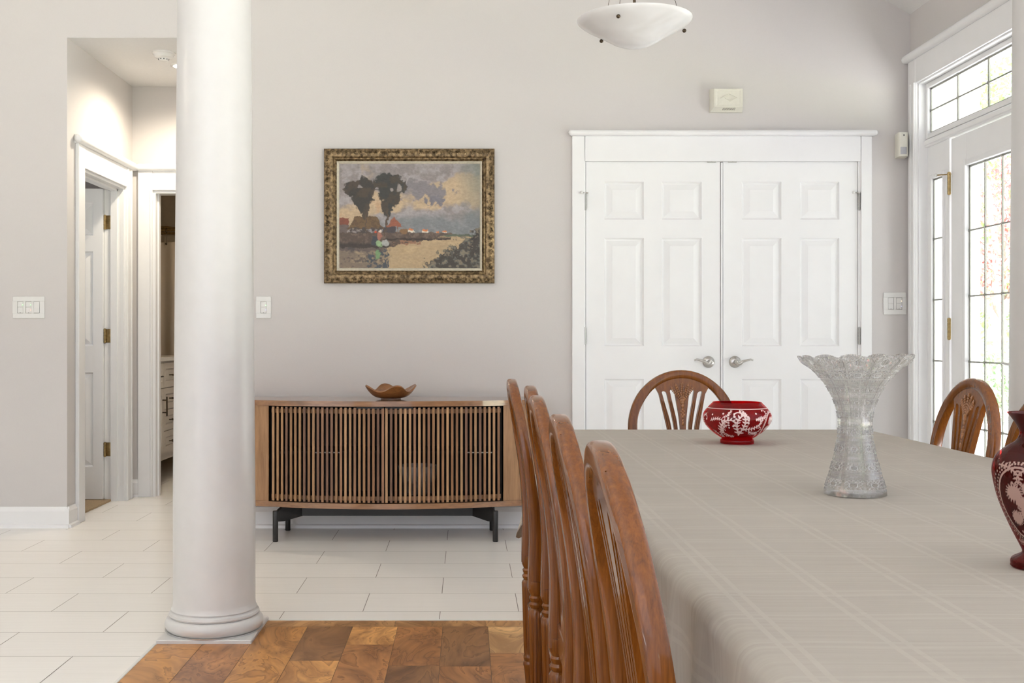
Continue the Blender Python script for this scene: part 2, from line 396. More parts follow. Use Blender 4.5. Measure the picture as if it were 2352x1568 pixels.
# --- hall
D3a, D3b = 6.452, 7.25      # bedroom doorway along Y
DH = 2.055
m = M()
m.box(XH - T, XH, YB + T, D3a, 0, 2.75); m.box(XH - T, XH, D3a, D3b, DH, 2.75); m.box(XH - T, XH, D3b, YH + T, 0, 2.75)
struct(m.build('wall_hall_left', WALL, angle=0), 'greige left side wall of the small hall', 'wall')
BX0, BX1 = X(352, YH), -1.36   # bathroom doorway
m = M()
m.box(XH, BX0, YH, YH + T, 0, 2.75); m.box(BX0, BX1, YH, YH + T, DH, 2.75); m.box(BX1, XH2 + T, YH, YH + T, 0, 2.75)
struct(m.build('wall_hall_end', WALL, angle=0), 'greige end wall of the hall around the bathroom doorway', 'wall')
m = M(); m.box(XH2, XH2 + T, YB + T, YH, 0, 2.75)
struct(m.build('wall_hall_right', WALL, angle=0), 'greige right side wall of the hall behind the column', 'wall')
m = M(); m.box(XH - T, XH2 + T, YB + T, YH + T, 2.75, 2.85); m.box(XH, XH2, YB + .001, YB + T, 2.75, 2.7525)
struct(m.build('ceiling_hall', CEIL, angle=0), 'white textured lower ceiling of the hall', 'ceiling')
# --- bedroom behind hall left
m = M(); m.box(-3.7, -3.6, YB + T, 7.7, 0, 2.6); m.box(-3.6, XH - T, 7.5, 7.6, 0, 2.6); m.box(-3.6, XH - T, YB + T, 7.6, 2.6, 2.7)
struct(m.build('wall_bedroom', WALL, angle=0), 'grey walls of the bedroom seen over its open door', 'wall')
# --- bathroom beyond hall end
m = M()
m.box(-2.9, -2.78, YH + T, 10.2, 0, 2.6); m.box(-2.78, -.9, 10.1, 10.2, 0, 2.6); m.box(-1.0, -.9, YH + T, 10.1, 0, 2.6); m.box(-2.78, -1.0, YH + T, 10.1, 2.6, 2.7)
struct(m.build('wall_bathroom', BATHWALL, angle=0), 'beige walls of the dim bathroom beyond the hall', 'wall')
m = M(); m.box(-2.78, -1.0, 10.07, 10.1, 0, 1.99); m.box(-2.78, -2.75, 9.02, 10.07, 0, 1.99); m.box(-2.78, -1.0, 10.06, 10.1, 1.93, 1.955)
struct(m.build('trim_6', BATHTILE, angle=0), 'beige tiled surround of the shower', 'tile surround')

# --- floors
m = M(); m.curc = (.27, .25, .225); m.box(-5.1, XR + .2, -2.5, 10.2, -.06, -.004)
WX0, WY1 = -1.072, 4.15
r0 = 4.307 - .305 * 23
for k in range(46):
    y0 = r0 + .305 * k; y1 = y0 + .305
    par = (k - 23) % 2          # k=23 -> row starting 4.307 -> -.404
    off = -.404 if par == 0 else -.103
    n0 = math.floor((-5 - off) / .606)
    for i in range(n0, n0 + 14):
        x0 = off + i * .606; x1 = x0 + .606; g = .0012
        a0, a1, b0, b1 = x0 + g, x1 - g, y0 + g, y1 - g
        if a0 > XR: continue
        if a0 >= WX0 and b1 <= WY1: continue
        a1 = min(a1, XR); c = .87 + random.uniform(-.012, .012)
        m.curc = (c, c * .975, c * .935)
        m.add([(a0, b0, 0), (a1, b0, 0), (a1, b1, 0), (a0, b1, 0)], [[0, 1, 2, 3]])
struct(m.build('floor', TILEM, angle=0, fix=False), 'white rectangular floor tiles in half bond', 'floor')
m = M()
def plank(x0, x1, y0, y1, c):
    g = .0008; m.curc = c; m.curp = random.uniform(0, 90)
    m.add([(x0 + g, y0 + g, .005), (x1 - g, y0 + g, .005), (x1 - g, y1 - g, .005), (x0 + g, y1 - g, .005)], [[0, 1, 2, 3]])
m.curc = (.08, .05, .03); m.box(WX0, XR, -2.5, WY1, -.003, .0042)
OR, DK, GD, BR, LT = (.38, .175, .05), (.21, .10, .04), (.52, .26, .085), (.31, .135, .045), (.56, .34, .15)
cuts = {-3: [(3.10, OR)], -2: [(2.9, BR)], -1: [(3.2, OR)], 0: [(3.633, DK), (3.0, GD)], 1: [(3.82, GD), (3.1, BR)], 2: [(3.575, BR), (3.0, DK)], 3: [(3.57, DK), (3.2, BR)], 4: [(3.72, LT), (3.2, BR)]}
for k in range(-3, 19):
    x0 = -.5826 + .165 * k; x1 = x0 + .165
    x0 = max(x0, WX0); x1 = min(x1, XR)
    y = 4.062; lst = list(cuts.get(k, [(4.062 - random.uniform(.2, .7), random.choice([OR, BR, GD, DK]))]))
    while y > -2.4:
        y2, c = lst.pop(0) if lst else (y - random.uniform(.4, 1.1), random.choice([OR, BR, GD, DK, BR]))
        y2 = max(y2, -2.4); plank(x0, x1, y2, y, c); y = y2
xx = WX0
for x1 in (-.265, .95, 1.7, XR):
    m.curp = 0; plank(xx, x1, 4.062, WY1, (.36, .19, .075)); xx = x1
struct(m.build('floor_wood', PLANK, angle=0, fix=False), 'figured walnut plank floor under the dining table', 'floor')
m = M(); m.box(WX0 - .012, WX0, -2.4, 3.83, .0, .007, .002); m.box(-.74, XR, WY1, WY1 + .012, .0, .007, .002)
struct(m.build('trim_5', PLATE, angle=0), 'thin white edging strip between tile and wood floor', 'edging')
m = M(); m.box(-3.6, XH - .075, YB + T, 7.5, -.003, .012)
struct(m.build('floor_carpet', CARPET, angle=0), 'tan carpet in the bedroom doorway', 'carpet')

# --- baseboards
def base_profile(t=.016, h=.117): return [(0, 0), (0, h), (t * .45, h), (t * .55, h - .012), (t, h - .024), (t, .022), (t + .012, .016), (t + .014, 0)]
def base_x(m, x0, x1, y, h=.117):      # board on a wall facing -Y
    return m.prism([(y - a, b_) for a, b_ in base_profile(h=h)], 'x', x0, x1)
def base_y(m, y0, y1, x, sgn, h=.117): # board on a wall facing sgn*X
    return m.prism([(x + sgn * a, b_) for a, b_ in base_profile(h=h)], 'y', y0, y1)
m = base_x(M(), -5, XH + .0155, YB); base_y(m, YB - .0155, D3a - .112, XH, 1)
struct(m.build('baseboard_left', TRIM, angle=25), 'white baseboard left of the hall turning the corner', 'baseboard')
m = base_x(M(), XH2, CLx0 - .09, YB, .115)
struct(m.build('baseboard_back', TRIM, angle=25), 'white baseboard on the back wall under the sideboard', 'baseboard')
m = base_x(M(), CLx1 + .09, XR, YB)
struct(m.build('baseboard_right', TRIM, angle=25), 'white baseboard between the closet and the entry', 'baseboard')
m = base_x(M(), XH, BX0 - .095, YH)
struct(m.build('baseboard_hall', TRIM, angle=25), 'short white baseboard at the hall end corner', 'baseboard')

# --- door casings with rounded crown
def crown(m, a0, a1, pos, z0, z1, axis, sgn, out=.045):
    """half-round crown bar along an axis on a wall at pos."""
    zc = (z0 + z1) / 2; r = (z1 - z0) / 2; prof = [(pos, z0)]
    for i in range(9):
        t = -PI / 2 + PI * i / 8; prof.append((pos + sgn * (out - r + r * math.cos(t)), zc + r * math.sin(t)))
    prof.append((pos, z1)); m.prism(prof, axis, a0, a1)
    # rounded ends
    return m
def bull_end(m, a, pos, zc, r, axis, sgn, out, d):
    c = (a, pos + sgn * (out - r), zc) if axis == 'x' else (pos + sgn * (out - r), a, zc)
    m.ball(c, r * .999, 12, 8)
yc = YB - .022
m = M(); S = 410.3
c0, c1, c2, c3 = X(1314, 6.2), X(1343, 6.2), X(1978, 6.2), X(2003, 6.2)
hz0, hz1, kz1 = Z(370, 6.2), Z(312, 6.2), Z(297.5, 6.18)
m.box(c0, c1, YB - .022, YB + .001, 0, hz1, .003); m.box(c2, c3, YB - .022, YB + .001, 0, hz1, .003)
m.box(c1 + .002, c2 - .002, YB - .020, YB + .001, hz0, hz1, .002)
m.box(c1 - .002, c1 + .006, YB - .01, YB + T, 0, hz0); m.box(c2 - .012, c2 + .002, YB - .008, YB + T, 0, hz0); m.box(c1, c2, YB - .004, YB + T, hz0, hz0 + .015)
crown(m, X(1312, 6.18), X(2011, 6.18), YB, hz1, kz1, 'x', -1, .05)
bull_end(m, X(1312, 6.18), YB, (hz1 + kz1) / 2, (kz1 - hz1) / 2, 'x', -1, .05, -1); bull_end(m, X(2011, 6.18), YB, (hz1 + kz1) / 2, (kz1 - hz1) / 2, 'x', -1, .05, 1)
struct(m.build('trim_1', TRIM, angle=30), 'white casing with rounded crown around the closet doors', 'door casing')

# bedroom doorway casing (faces +X)
m = M(); p = XH
za, zb, zc_ = 2.052, 2.18, 2.23
m.box(p, p + .022, D3a - .105, D3a, 0, zb, .003); m.box(p, p + .022, D3b, D3b + .105, 0, zb, .003); m.box(p, p + .020, D3a, D3b, za, zb, .002)
m.box(p - T - .002, p + .004, D3a - .001, D3a + .016, 0, za); m.box(p - T - .002, p + .004, D3b - .016, D3b + .001, 0, za); m.box(p - T - .0025, p + .0035, D3a + .001, D3b - .001, za - .016, za + .0005)
m.box(p - T + .042, p - T + .085, D3b - .030, D3b - .015, 0, za - .016); m.box(p - T + .042, p - T + .085, D3a, D3b, za - .030, za - .016)
m.box(p + .018, p + .027, D3b + .004, D3b + .022, 0, zb, .003); m.box(p + .018, p + .027, D3b + .085, D3b + .103, 0, zb, .003)
crown(m, D3a - .118, YH - .012, p, zb, zc_, 'y', 1, .05); bull_end(m, D3a - .118, p, (zb + zc_) / 2, (zc_ - zb) / 2, 'y', 1, .05, -1)
struct(m.build('trim_2', TRIM, angle=30), 'white casing with rounded crown around the bedroom doorway', 'door casing')
# bathroom doorway casing (faces -Y)
m = M()
m.box(BX0 - .098, BX0, YH - .022, YH, 0, zb, .003); m.box(BX1, BX1 + .1, YH - .022, YH, 0, zb, .003); m.box(BX0, BX1, YH - .02, YH, za, zb, .002)
m.box(BX0 - .001, BX0 + .018, YH - .006, YH + T, 0, za); m.box(BX0 + .018, BX0 + .03, YH + .04, YH + .075, 0, za); m.box(BX1 - .018, BX1 + .001, YH - .006, YH + T, 0, za); m.box(BX0 + .001, BX1 - .001, YH - .0055, YH + T + .0005, za - .018, za + .0005)
m.box(BX0 - .016, BX0 - .004, YH - .028, YH - .02, 0, za, .003)
crown(m, XH + .055, XH2 - .01, YH, zb, zc_, 'x', -1, .05); bull_end(m, XH + .055, YH, (zb + zc_) / 2, (zc_ - zb) / 2, 'x', -1, .05, -1)
struct(m.build('trim_3', TRIM, angle=30), 'white casing with rounded crown around the bathroom doorway', 'door casing')

# --- panel doors
def panel_leaf(m, u0, u1, z0, z1, panels, mp, thick, bevel=.046, depth=.014):
    """Front face with raised panels. mp(u, d, z): d = depth behind the face."""
    us = sorted({u0, u1} | {round(q, 5) for p in panels for q in p[:2]}); zs = sorted({z0, z1} | {round(q, 5) for p in panels for q in p[2:]})
    pan = [tuple(round(q, 5) for q in p) for p in panels]
    def quad(a, b, c, d): m.add([mp(*a), mp(*b), mp(*c), mp(*d)], [[0, 1, 2, 3]])
    for i in range(len(us) - 1):
        for j in range(len(zs) - 1):
            a0, a1, b0, b1 = us[i], us[i + 1], zs[j], zs[j + 1]
            if any(p[0] <= a0 + 1e-4 and p[1] >= a1 - 1e-4 and p[2] <= b0 + 1e-4 and p[3] >= b1 - 1e-4 for p in pan): continue
            quad((a0, 0, b0), (a1, 0, b0), (a1, 0, b1), (a0, 0, b1))
    for p in pan:
        rings = [(0, 0), (.008, depth), (.014, depth), (bevel, .002), (bevel + .002, .002)]
        def ring(r): i_, d = r; return [(p[0] + i_, d, p[2] + i_), (p[1] - i_, d, p[2] + i_), (p[1] - i_, d, p[3] - i_), (p[0] + i_, d, p[3] - i_)]
        for ra, rb in zip(rings[:-1], rings[1:]):
            A, B = ring(ra), ring(rb)
            for k in range(4): quad(A[k], A[(k + 1) % 4], B[(k + 1) % 4], B[k])
        A = ring(rings[-1]); quad(*A)
    b = [(u0, 0, z0), (u1, 0, z0), (u1, 0, z1), (u0, 0, z1)]; c = [(u, thick, z) for u, _, z in b]
    for k in range(4): quad(b[k], b[(k + 1) % 4], c[(k + 1) % 4], c[k])
    quad(*c)
    return m
def hinge(parent, x, y, z0, z1, mat, r=.0075, leaf=None):
    h = M(); n = 5; L = (z1 - z0) / n
    for i in range(n): h.lathe([(r, z0 + i * L + .0008), (r, z0 + (i + 1) * L - .0008)], 12, (x, y, 0))
    h.lathe([(r * .8, z0 - .003), (r * .8, z1 + .003)], 10, (x, y, 0))
    if leaf: h.box(*leaf, z0, z1, .004, 2)
    return h.build('hinge', mat, parent)
def pin_stop(parent, x, y, z, d1, d2, mat, tip):
    h = M(); h.lathe([(.011, z - .004), (.011, z + .004)], 14, (x, y, 0)); h.tube([(x, y, z), d1], .0035, 8); h.tube([(x, y, z), d2], .0035, 8)
    o = h.build('hinge_pin_stop', mat, parent)
    h = M(); h.ball(d1, .009, 10, 6); h.build('rubber_tip', tip, o); return o
def lever(parent, x, y, z, sgn):
    h = M(); h.lathe([(.0, -.016), (.016, -.0155), (.024, -.012), (.028, -.009), (.031, -.007), (.033, -.004), (.033, 0)], 32, (x, y, z), 'y')
    h.lathe([(.0, -.05), (.010, -.05), (.012, -.045), (.012, -.012)], 20, (x, y, z), 'y')
    ps, rs = [], []
    for i in range(22):
        t = i / 21; ps.append((x + sgn * (-.004 + .094 * t), y - .048 - .004 * math.sin(PI * t), z + .004 - .017 * math.sin(min(1, t * 2.6) * PI) * (1 - t) + .011 * sm(.3, .9, t) - .004 * sm(.85, 1, t)))
        rs.append(lerp(.0095, .0036, t ** .7))
    h.tube(ps, rs, 12, flat=1.2)
    h.build('lever_handle', NICKEL, parent)
DZ = Z(371.5, YB)
def closet_leaf(name, px0, px1, pans, label, hx, hs):
    t = thing(name, label, 'closet door', (X((px0 + px1) / 2, YB), YB + .01, 0), None, 'structure')
    rows = [(Z(504, YB), Z(417, YB)), (Z(795, YB), Z(546, YB)), (.21, Z(870, YB))]
    pl = [(X(a, YB), X(b_, YB), z0, z1) for a, b_ in pans for z0, z1 in rows]
    m = panel_leaf(M(), X(px0, YB), X(px1, YB), .012, DZ, pl, lambda u, d, z: (u, YB + .002 + d, z), .035)
    m.build('door_leaf', DOORP, t, 20)
    hy = YB - .006
    for a, b_ in ((482, 446), (790, 752), (1090, 1052)): hinge(t, X(hx, YB), hy, Z(a, YB), Z(b_, YB), STEEL)
    xx = X(hx, YB); pin_stop(t, xx, hy, Z(443, YB), (xx + (-.024 if hs > 0 else -.045), hy - .04, Z(444, YB)), (xx + .016, hy - .012, Z(444, YB)), NICKEL, PLATE)
    return t
d1 = closet_leaf('door_1', 1346, 1654.5, [(1388, 1479), (1520, 1612)], 'left white six-panel closet door with lever handle', 1343.5, 1)
lever(d1, X(1627.5, YB), YB + .001, Z(831, YB), -1)
d2 = closet_leaf('door_2', 1661, 1969.5, [(1704, 1795), (1837.5, 1928)], 'right white six-panel closet door with lever handle', 1972.5, -1)
lever(d2, X(1688, YB), YB + .001, Z(831, YB), 1)
m = M(); m.box(X(1655.6, YB), X(1659.6, YB), YB - .004, YB + .05, .012, DZ - .004, .0012); m.build('astragal', DOORP, d2)
m = M()
for px in (1634, 1682): m.box(X(px - 10, YB), X(px + 10, YB), YB - .006, YB + .02, DZ - .003, DZ + .004, .001); m.ball((X(px, YB), YB - .008, DZ + .002), .004, 8, 6)
m.build('ball_catch', NICKEL, d1)
m = M(); m.box(CLx0 - .02, CLx1 + .02, YB + .13, YB + .16, 0, CLz + .05)
struct(m.build('wall_closet', WALL, angle=0), 'inside of the closet behind its doors', 'wall')

# bedroom door: leaf swung open into the bedroom, parallel with the back wall
t = thing('door_3', 'white six-panel bedroom door standing open in the hall', 'door', (XH - T - .005, 7.22, 0), None, 'structure')
lx1, lx0 = XH - T - .004, XH - T - .764
def mpd(u, d, z): return (u, 7.205 + d, z)
zr = [(Z(541, 7.205), Z(465, 7.205)), (Z(794, 7.205), Z(577, 7.205)), (Z(1072, 7.205), Z(855, 7.205))]
pls = []
for z0, z1 in zr: pls += [(X(214, 7.205) - .225, X(214, 7.205), z0, z1), (lx0 + .11, lx0 + .335, z0, z1)]
panel_leaf(M(), lx0, lx1, .016, 2.035, pls, mpd, .035).build('door_leaf', DOORP, t, 20)
for py in (511, 771, 1031):
    z = Z(py, 7.25); hinge(t, XH - T + .003, 7.226, z - .045, z + .045, BRASS, .008, (XH - T + .004, XH - T + .040, 7.229, 7.234))
# --- entry door (right wall), glass plane
XD = 2.530
def leaded(parent, name_, y0, y1, z0, z1, ny, nz, y_off=None, frame=.0):
    g_ = M(); g_.box(XD + .014, XD + .020, y0, y1, z0, z1); g_.build('glass_pane', PANE, parent, 0)
    g_ = M(); e_ = .012
    g_.box(XD + .008, XD + .013, y0, y0 + e_, z0, z1); g_.box(XD + .008, XD + .013, y1 - e_, y1, z0, z1); g_.box(XD + .008, XD + .013, y0, y1, z1 - e_, z1); g_.box(XD + .008, XD + .013, y0, y1, z0, z0 + e_)
    ys = [lerp(y1, y0, k / ny) for k in range(1, ny)]; zs = [lerp(z1, z0, k / nz) for k in range(1, nz)]
    for y in ys: g_.box(XD + .006, XD + .014, y - .005, y + .005, z0, z1)
    for z in zs: g_.box(XD + .006, XD + .014, y0, y1, z - .004, z + .004)
    for y in ys + [y1, y0]:
        for z in zs: g_.box(XD + .004, XD + .014, y - .007, y + .007, z - .007, z + .007)
    g_.build('lead_came', LEADM, parent, 0)
def moulding(parent, y0, y1, z0, z1, w_=.028, out=.016, name_='glazing_frame'):
    h = M()
    q = .003
    for (a, b_, c, d) in ((y0 - w_, y0 + q, z0 - w_, z1 + w_), (y1 - q, y1 + w_, z0 - w_, z1 + w_), (y0 + q, y1 - q, z1 - q, z1 + w_), (y0 + q, y1 - q, z0 - w_, z0 + q)):
        h.box(XD - out, XD + .026, a, b_, c, d, .006, 2)
    h.build(name_, TRIM, parent)
DY0, DY1 = 4.855, 5.772
GY0, GY1, GZ0, GZ1 = 5.074, 5.597, .28, 1.937
t = thing('door_4', 'white entry door with leaded glass panes', 'entry door', (XD, 5.3, 0), None, 'structure')
m = M(); a, b_ = XD - .005, XD + .04
m.box(a, b_, DY0, GY0, .02, 2.10, .002); m.box(a, b_, GY1, DY1, .02, 2.10, .002); m.box(a, b_, GY0, GY1, GZ1, 2.10, .002); m.box(a, b_, GY0, GY1, .02, GZ0, .002)
m.build('door_frame', TRIM, t, 20)
moulding(t, GY0, GY1, GZ0, GZ1); leaded(t, '', GY0, GY1, GZ0, GZ1, 3, 5)
for z0, z1 in ((Z(446, 5.78), Z(396, 5.78)), (Z(779, 5.78), Z(731, 5.78)), (.2, .31)): hinge(t, XD - .012, 5.782, z0, z1, BRASS, .009, (XD - .010, XD - .004, 5.775, 5.79))
zz = Z(400, 5.78); pin_stop(t, XD - .012, 5.782, zz, (XD - .06, 5.83, zz + .002), (XD - .02, 5.75, zz), BRASS, PLATE)
h = M(); h.lathe([(0, -.014), (.024, -.012), (.032, -.004), (.032, 0)], 28, (XD - .006, 4.925, .945), 'x'); h.lathe([(.011, -.055), (.011, -.01)], 16, (XD - .006, 4.925, .945), 'x')
h.tube([(XD - .058, 4.92, .945), (XD - .062, 4.98, .942), (XD - .062, 5.05, .943), (XD - .058, 5.12, .948)], [.010, .008, .007, .005], 10); h.build('lever_handle', NICKEL, t)
# jamb, mullions and casing
m = M(); a, b_ = XR - .004, XR + .12
m.box(a, b_, EY1 - .012, EY1 + .0, 0, EZ); m.box(a, b_, EY0, EY0 + .012, 0, EZ); m.box(a + .0005, b_ - .0005, EY0 + .001, EY1 - .001, EZ - .012, EZ - .0005)
m.box(XD - .012, b_, EY0, EY1, 2.108, 2.15, .004); m.box(XD - .018, XD + .02, EY0, EY1, 2.118, 2.145, .004)      # transom bar
m.box(XD - .008, b_, 5.792, 5.835, 0, 2.108, .003); m.box(XD - .008, b_, 4.79, 4.846, 0, 2.108, .003)           # mullions
cy0, cy1 = EY1 - .004, EY1 + .095
m.box(XR - .022, XR + .001, cy0, cy1, 0, EZ + .13, .003); m.box(XR - .022, XR + .001, EY0 - .095, EY0 + .004, 0, EZ + .13, .003); m.box(XR - .020, XR + .001, cy0, EY0, EZ - .004, EZ + .13, .002)
m.box(XR - .030, XR - .02, cy0 + .002, cy0 + .016, 0, EZ, .003); m.box(XR - .028, XR - .02, cy0 + .055, cy0 + .068, 0, EZ, .003)
crown(m, EY0 - .11, cy1 + .02, XR, EZ + .13, EZ + .175, 'y', -1, .05); bull_end(m, cy1 + .02, XR, EZ + .1525, .0225, 'y', -1, .05, 1)
struct(m.build('trim_4', TRIM, angle=30), 'white casing and mullions around the glazed entry', 'door casing')
t = thing('window_1', 'transom window of leaded panes over the entry door', 'transom window', (XD, 5.2, 2.16), None, 'structure')
moulding(t, EY0 + .04, 6.062, 2.178, 2.432, .026, .010, 'sash'); leaded(t, '', EY0 + .04, 6.062, 2.178, 2.432, 5, 2)
def sidelight(name, y0, y1, gy0, gy1, label):
    t = thing(name, label, 'sidelight window', (XD, (y0 + y1) / 2, 0), None, 'structure')
    m = M(); a, b_ = XD + .002, XD + .04
    m.box(a, b_, y0, gy0, .02, 2.108); m.box(a, b_, gy1, y1, .02, 2.108); m.box(a, b_, gy0, gy1, 1.93, 2.108); m.box(a, b_, gy0, gy1, .02, .28)
    m.build('sash', TRIM, t, 20)
    moulding(t, gy0, gy1, .28, 1.93, .022, .006); leaded(t, '', gy0, gy1, .28, 1.93, 1, 5)
sidelight('window_2', 5.835, 6.088, 5.882, 6.025, 'narrow leaded sidelight window left of the entry door')
sidelight('window_3', 4.342, 4.79, 4.44, 4.70, 'leaded sidelight window on the hidden side of the entry door')

# ================================================================== COLUMNS
def column(cx, label):
    t = thing('column', label, 'column', (cx, 4.0, 0), 'white round columns', 'thing')
    m = M(); m.box(cx - .166, cx + .166, 3.832, 4.166, 0.0, .017, .003); m.build('plinth', COLP, t)
    pr = [(.0, .017), (.170, .017), (.174, .022)]
    for i in range(9): a = -PI / 2 + PI * i / 8; pr.append((.150 + .024 * math.cos(a), .043 + .026 * math.sin(a)))
    pr += [(.156, .070), (.160, .076), (.158, .083), (.150, .088), (.147, .094), (.0, .094)]
    M().lathe(pr, 96, (cx, 4.0, 0)).build('base', COLP, t)
    pr = [(.152, .094), (.148, .100), (.1455, .115)]
    for i in range(1, 25): z = lerp(.115, 4.3, i / 24); pr.append((.1455 - .021 * max(0, (z - .5) / 2.4) ** 1.0 if z > .5 else .1455, z))
    zt = 2.74 if cx > RX else 3.95
    pr = [(r, z) for r, z in pr if z < zt - .06]
    m = M().lathe(pr, 96, (cx, 4.0, 0)); m.build('shaft', COLP, t, 50)
    r, z = pr[-1]; m = M(); m.lathe([(r, z), (r + .02, z + .02), (r + .02, z + .06)], 64, (cx, 4, 0)); m.box(cx - .15, cx + .15, 3.85, 4.15, z + .06, z + .25); m.build('capital', COLP, t)
column(-.911, 'white round column on a square plinth left of the sideboard')
column(2.115, 'white round column cut off by the right edge beside the entry door')

# ================================================================== WALL FITTINGS
def switch_plate(label, pxs, Y, n, py0, py1, leds, kinds):
    x0, x1 = X(pxs[0], Y), X(pxs[1], Y); z0, z1 = Z(py1, Y), Z(py0, Y); xc = (x0 + x1) / 2; zc = (z0 + z1) / 2
    t = thing('light_switch', label, 'light switch', (xc, Y, zc), 'switch plates on the back wall')
    m = M(); hw, hh = .0165, .033
    cs = [xc + (k - (n - 1) / 2) * .046 for k in range(n)]
    # plate with openings
    edges = [x0] + [q for c in cs for q in (c - hw, c + hw)] + [x1]
    m.box(x0, x1, Y - .007, Y, zc + hh, z1, .002); m.box(x0, x1, Y - .007, Y, z0, zc - hh, .002)
    for k in range(0, len(edges), 2): m.box(edges[k], edges[k + 1], Y - .007, Y, zc - hh - .001, zc + hh + .001)
    m.build('plate', PLATE, t)
    for k, c in enumerate(cs):
        m = M(); a = hw - .0015; b_ = hh - .0015
        if kinds[k] == 'rocker': m.prism([(Y - .004, zc - b_), (Y - .0105, zc - b_ + .001), (Y - .008, zc), (Y - .0065, zc + b_), (Y - .003, zc + b_)], 'x', c - a, c + a)
        else:
            m.box(c - a, c + a, Y - .0068, Y - .002, zc + .002, zc + b_, .001); m.box(c - a, c + a, Y - .0062, Y - .002, zc - b_, zc + .001, .001)
        r = m.build('rocker', PLATE, t)
        if kinds[k] != 'rocker': M().box(c - .002, c + .002, Y - .0075, Y - .0055, zc - b_ - .0005, zc - b_ + .002).build('air_gap_slot', SLOTM, r)
        for (kk, dz, mt) in leds:
            if kk == k: M().ball((c + a - .002, Y - .0072, zc + dz), .0022, 8, 6).build('indicator', mt, r)
switch_plate('triple white switch plate left of the hall, two switches with lit dots', (30, 103), YB, 3, 680.5, 731, [(0, .014, LEDG), (1, .014, LEDG), (1, -.015, LEDR)], ['dim', 'dim', 'rocker'])
switch_plate('single white switch plate just right of the left column', (588.5, 623), YB, 1, 680.5, 731, [(0, .012, LEDG), (0, -.014, LEDB)], ['dim'])
switch_plate('double white switch plate between the closet and the entry door', (2028.5, 2081), YB, 2, 671.5, 722.5, [(1, .014, LEDW), (1, -.015, LEDB)], ['dim', 'dim'])

# door chime box
t = thing('door_chime', 'ivory door chime box high on the wall above the closet doors', 'door chime', (X(1666, YB), YB, Z(232, YB)))
x0, x1, z0, z1 = X(1629, YB), X(1703, YB), Z(259, YB), Z(207, YB)
yf = YB - .055
ix0, ix1, iz0, iz1 = x0 + .016, x1 - .006, z0 + .022, z1 - .004
m = M()
O = [(x0, z0), (x1, z0), (x1, z1), (x0, z1)]; I = [(ix0, iz0), (ix1, iz0), (ix1, iz1), (ix0, iz1)]
m.add([(a, YB, b_) for a, b_ in O] + [(a, YB - .022, b_) for a, b_ in O] + [(a, yf, b_) for a, b_ in I],
      [[k, (k + 1) % 4, 4 + (k + 1) % 4, 4 + k] for k in range(4)] + [[4 + k, 4 + (k + 1) % 4, 8 + (k + 1) % 4, 8 + k] for k in range(4)] + [[0, 1, 2, 3]])
panel_leaf(m, ix0, ix1, iz0, iz1, [(ix0 + .012, ix1 - .012, iz0 + .006, iz1 - .008)], lambda u, d, z: (u, yf + d, z), .01, .003, .003)
m.build('case', IVORY, t, 20)
m = M(); xc, zc = (ix0 + ix1) / 2 + .004, (iz0 + iz1) / 2
def stroke(m, a, b_, w_=.0022):
    d = Vector((b_[0] - a[0], 0, b_[1] - a[1])).normalized(); n = Vector((-d.z, 0, d.x)) * w_ / 2
    A, B = Vector((a[0], yf + .002, a[1])), Vector((b_[0], yf + .002, b_[1]))
    vs = [A + n, A - n, B - n, B + n]; m.add(vs + [v_ + Vector((0, -.0035, 0)) for v_ in vs], [[3, 2, 1, 0], [4, 5, 6, 7]] + [[k, (k + 1) % 4, 4 + (k + 1) % 4, 4 + k] for k in range(4)])
for a, b_ in (((-.046, -.003), (0, .022)), ((0, .022), (.046, .001)), ((.046, .001), (.002, -.022)), ((-.024, -.001), (-.002, .010)), ((-.024, -.001), (.002, -.014)), ((.002, -.014), (.02, -.003))): stroke(m, (xc + a[0], zc + a[1]), (xc + b_[0], zc + b_[1]))
m.build('embossed_diamond', IVORY, t, 20)
m = M()
for k in range(12):
    xk = lerp(X(1656, YB), X(1683, YB), k / 11); f0, f1 = .35, .8
    zk0 = lerp(z0, iz0, f0); zk1 = lerp(z0, iz0, f1); y0_ = lerp(YB - .022, yf, f0) - .0008; y1_ = lerp(YB - .022, yf, f1) - .0008
    m.add([(xk - .0012, y0_, zk0), (xk + .0012, y0_, zk0), (xk + .0042, y1_, zk1), (xk + .0018, y1_, zk1)], [[0, 1, 2, 3]])
m.build('sound_slots', SLOTM, t, 0)

# motion detector in the corner
t = thing('motion_detector', 'ivory motion detector mounted in the corner by the entry', 'motion detector', (2.44, YB - .03, 1.95))
Y_ = 6.14; x0, x1, z0, z1 = X(2063, Y_), X(2086, Y_), Z(359, Y_), Z(304, Y_)
prof = []
W = x1 - x0
for i in range(13): a = PI * i / 12; prof.append(((x0 + x1) / 2 - W / 2 * math.cos(a) * (1.0), Y_ + .012 - .022 * math.sin(a) ** .6))
prof += [(x1 + .012, YB), (x0 + .012, YB)]
m = M().prism(prof, 'z', z0, z1); m.build('case', IVORY, t, 40)
prof2 = [((x0 + x1) / 2 - W * .42 * math.cos(PI * i / 12), Y_ + .0115 - .0235 * math.sin(PI * i / 12) ** .6) for i in range(13)] + [(x1 - .01, Y_ + .02), (x0 + .01, Y_ + .02)]
M().prism(prof2, 'z', Z(357, Y_) + .006, Z(338, Y_)).build('lens', LENSM, t, 40)
M().box((x0 + x1) / 2 - .0025, (x0 + x1) / 2 + .0025, Y_ - .012, Y_ - .005, Z(313, Y_), Z(309, Y_)).build('screw_hole', SLOTM, t)

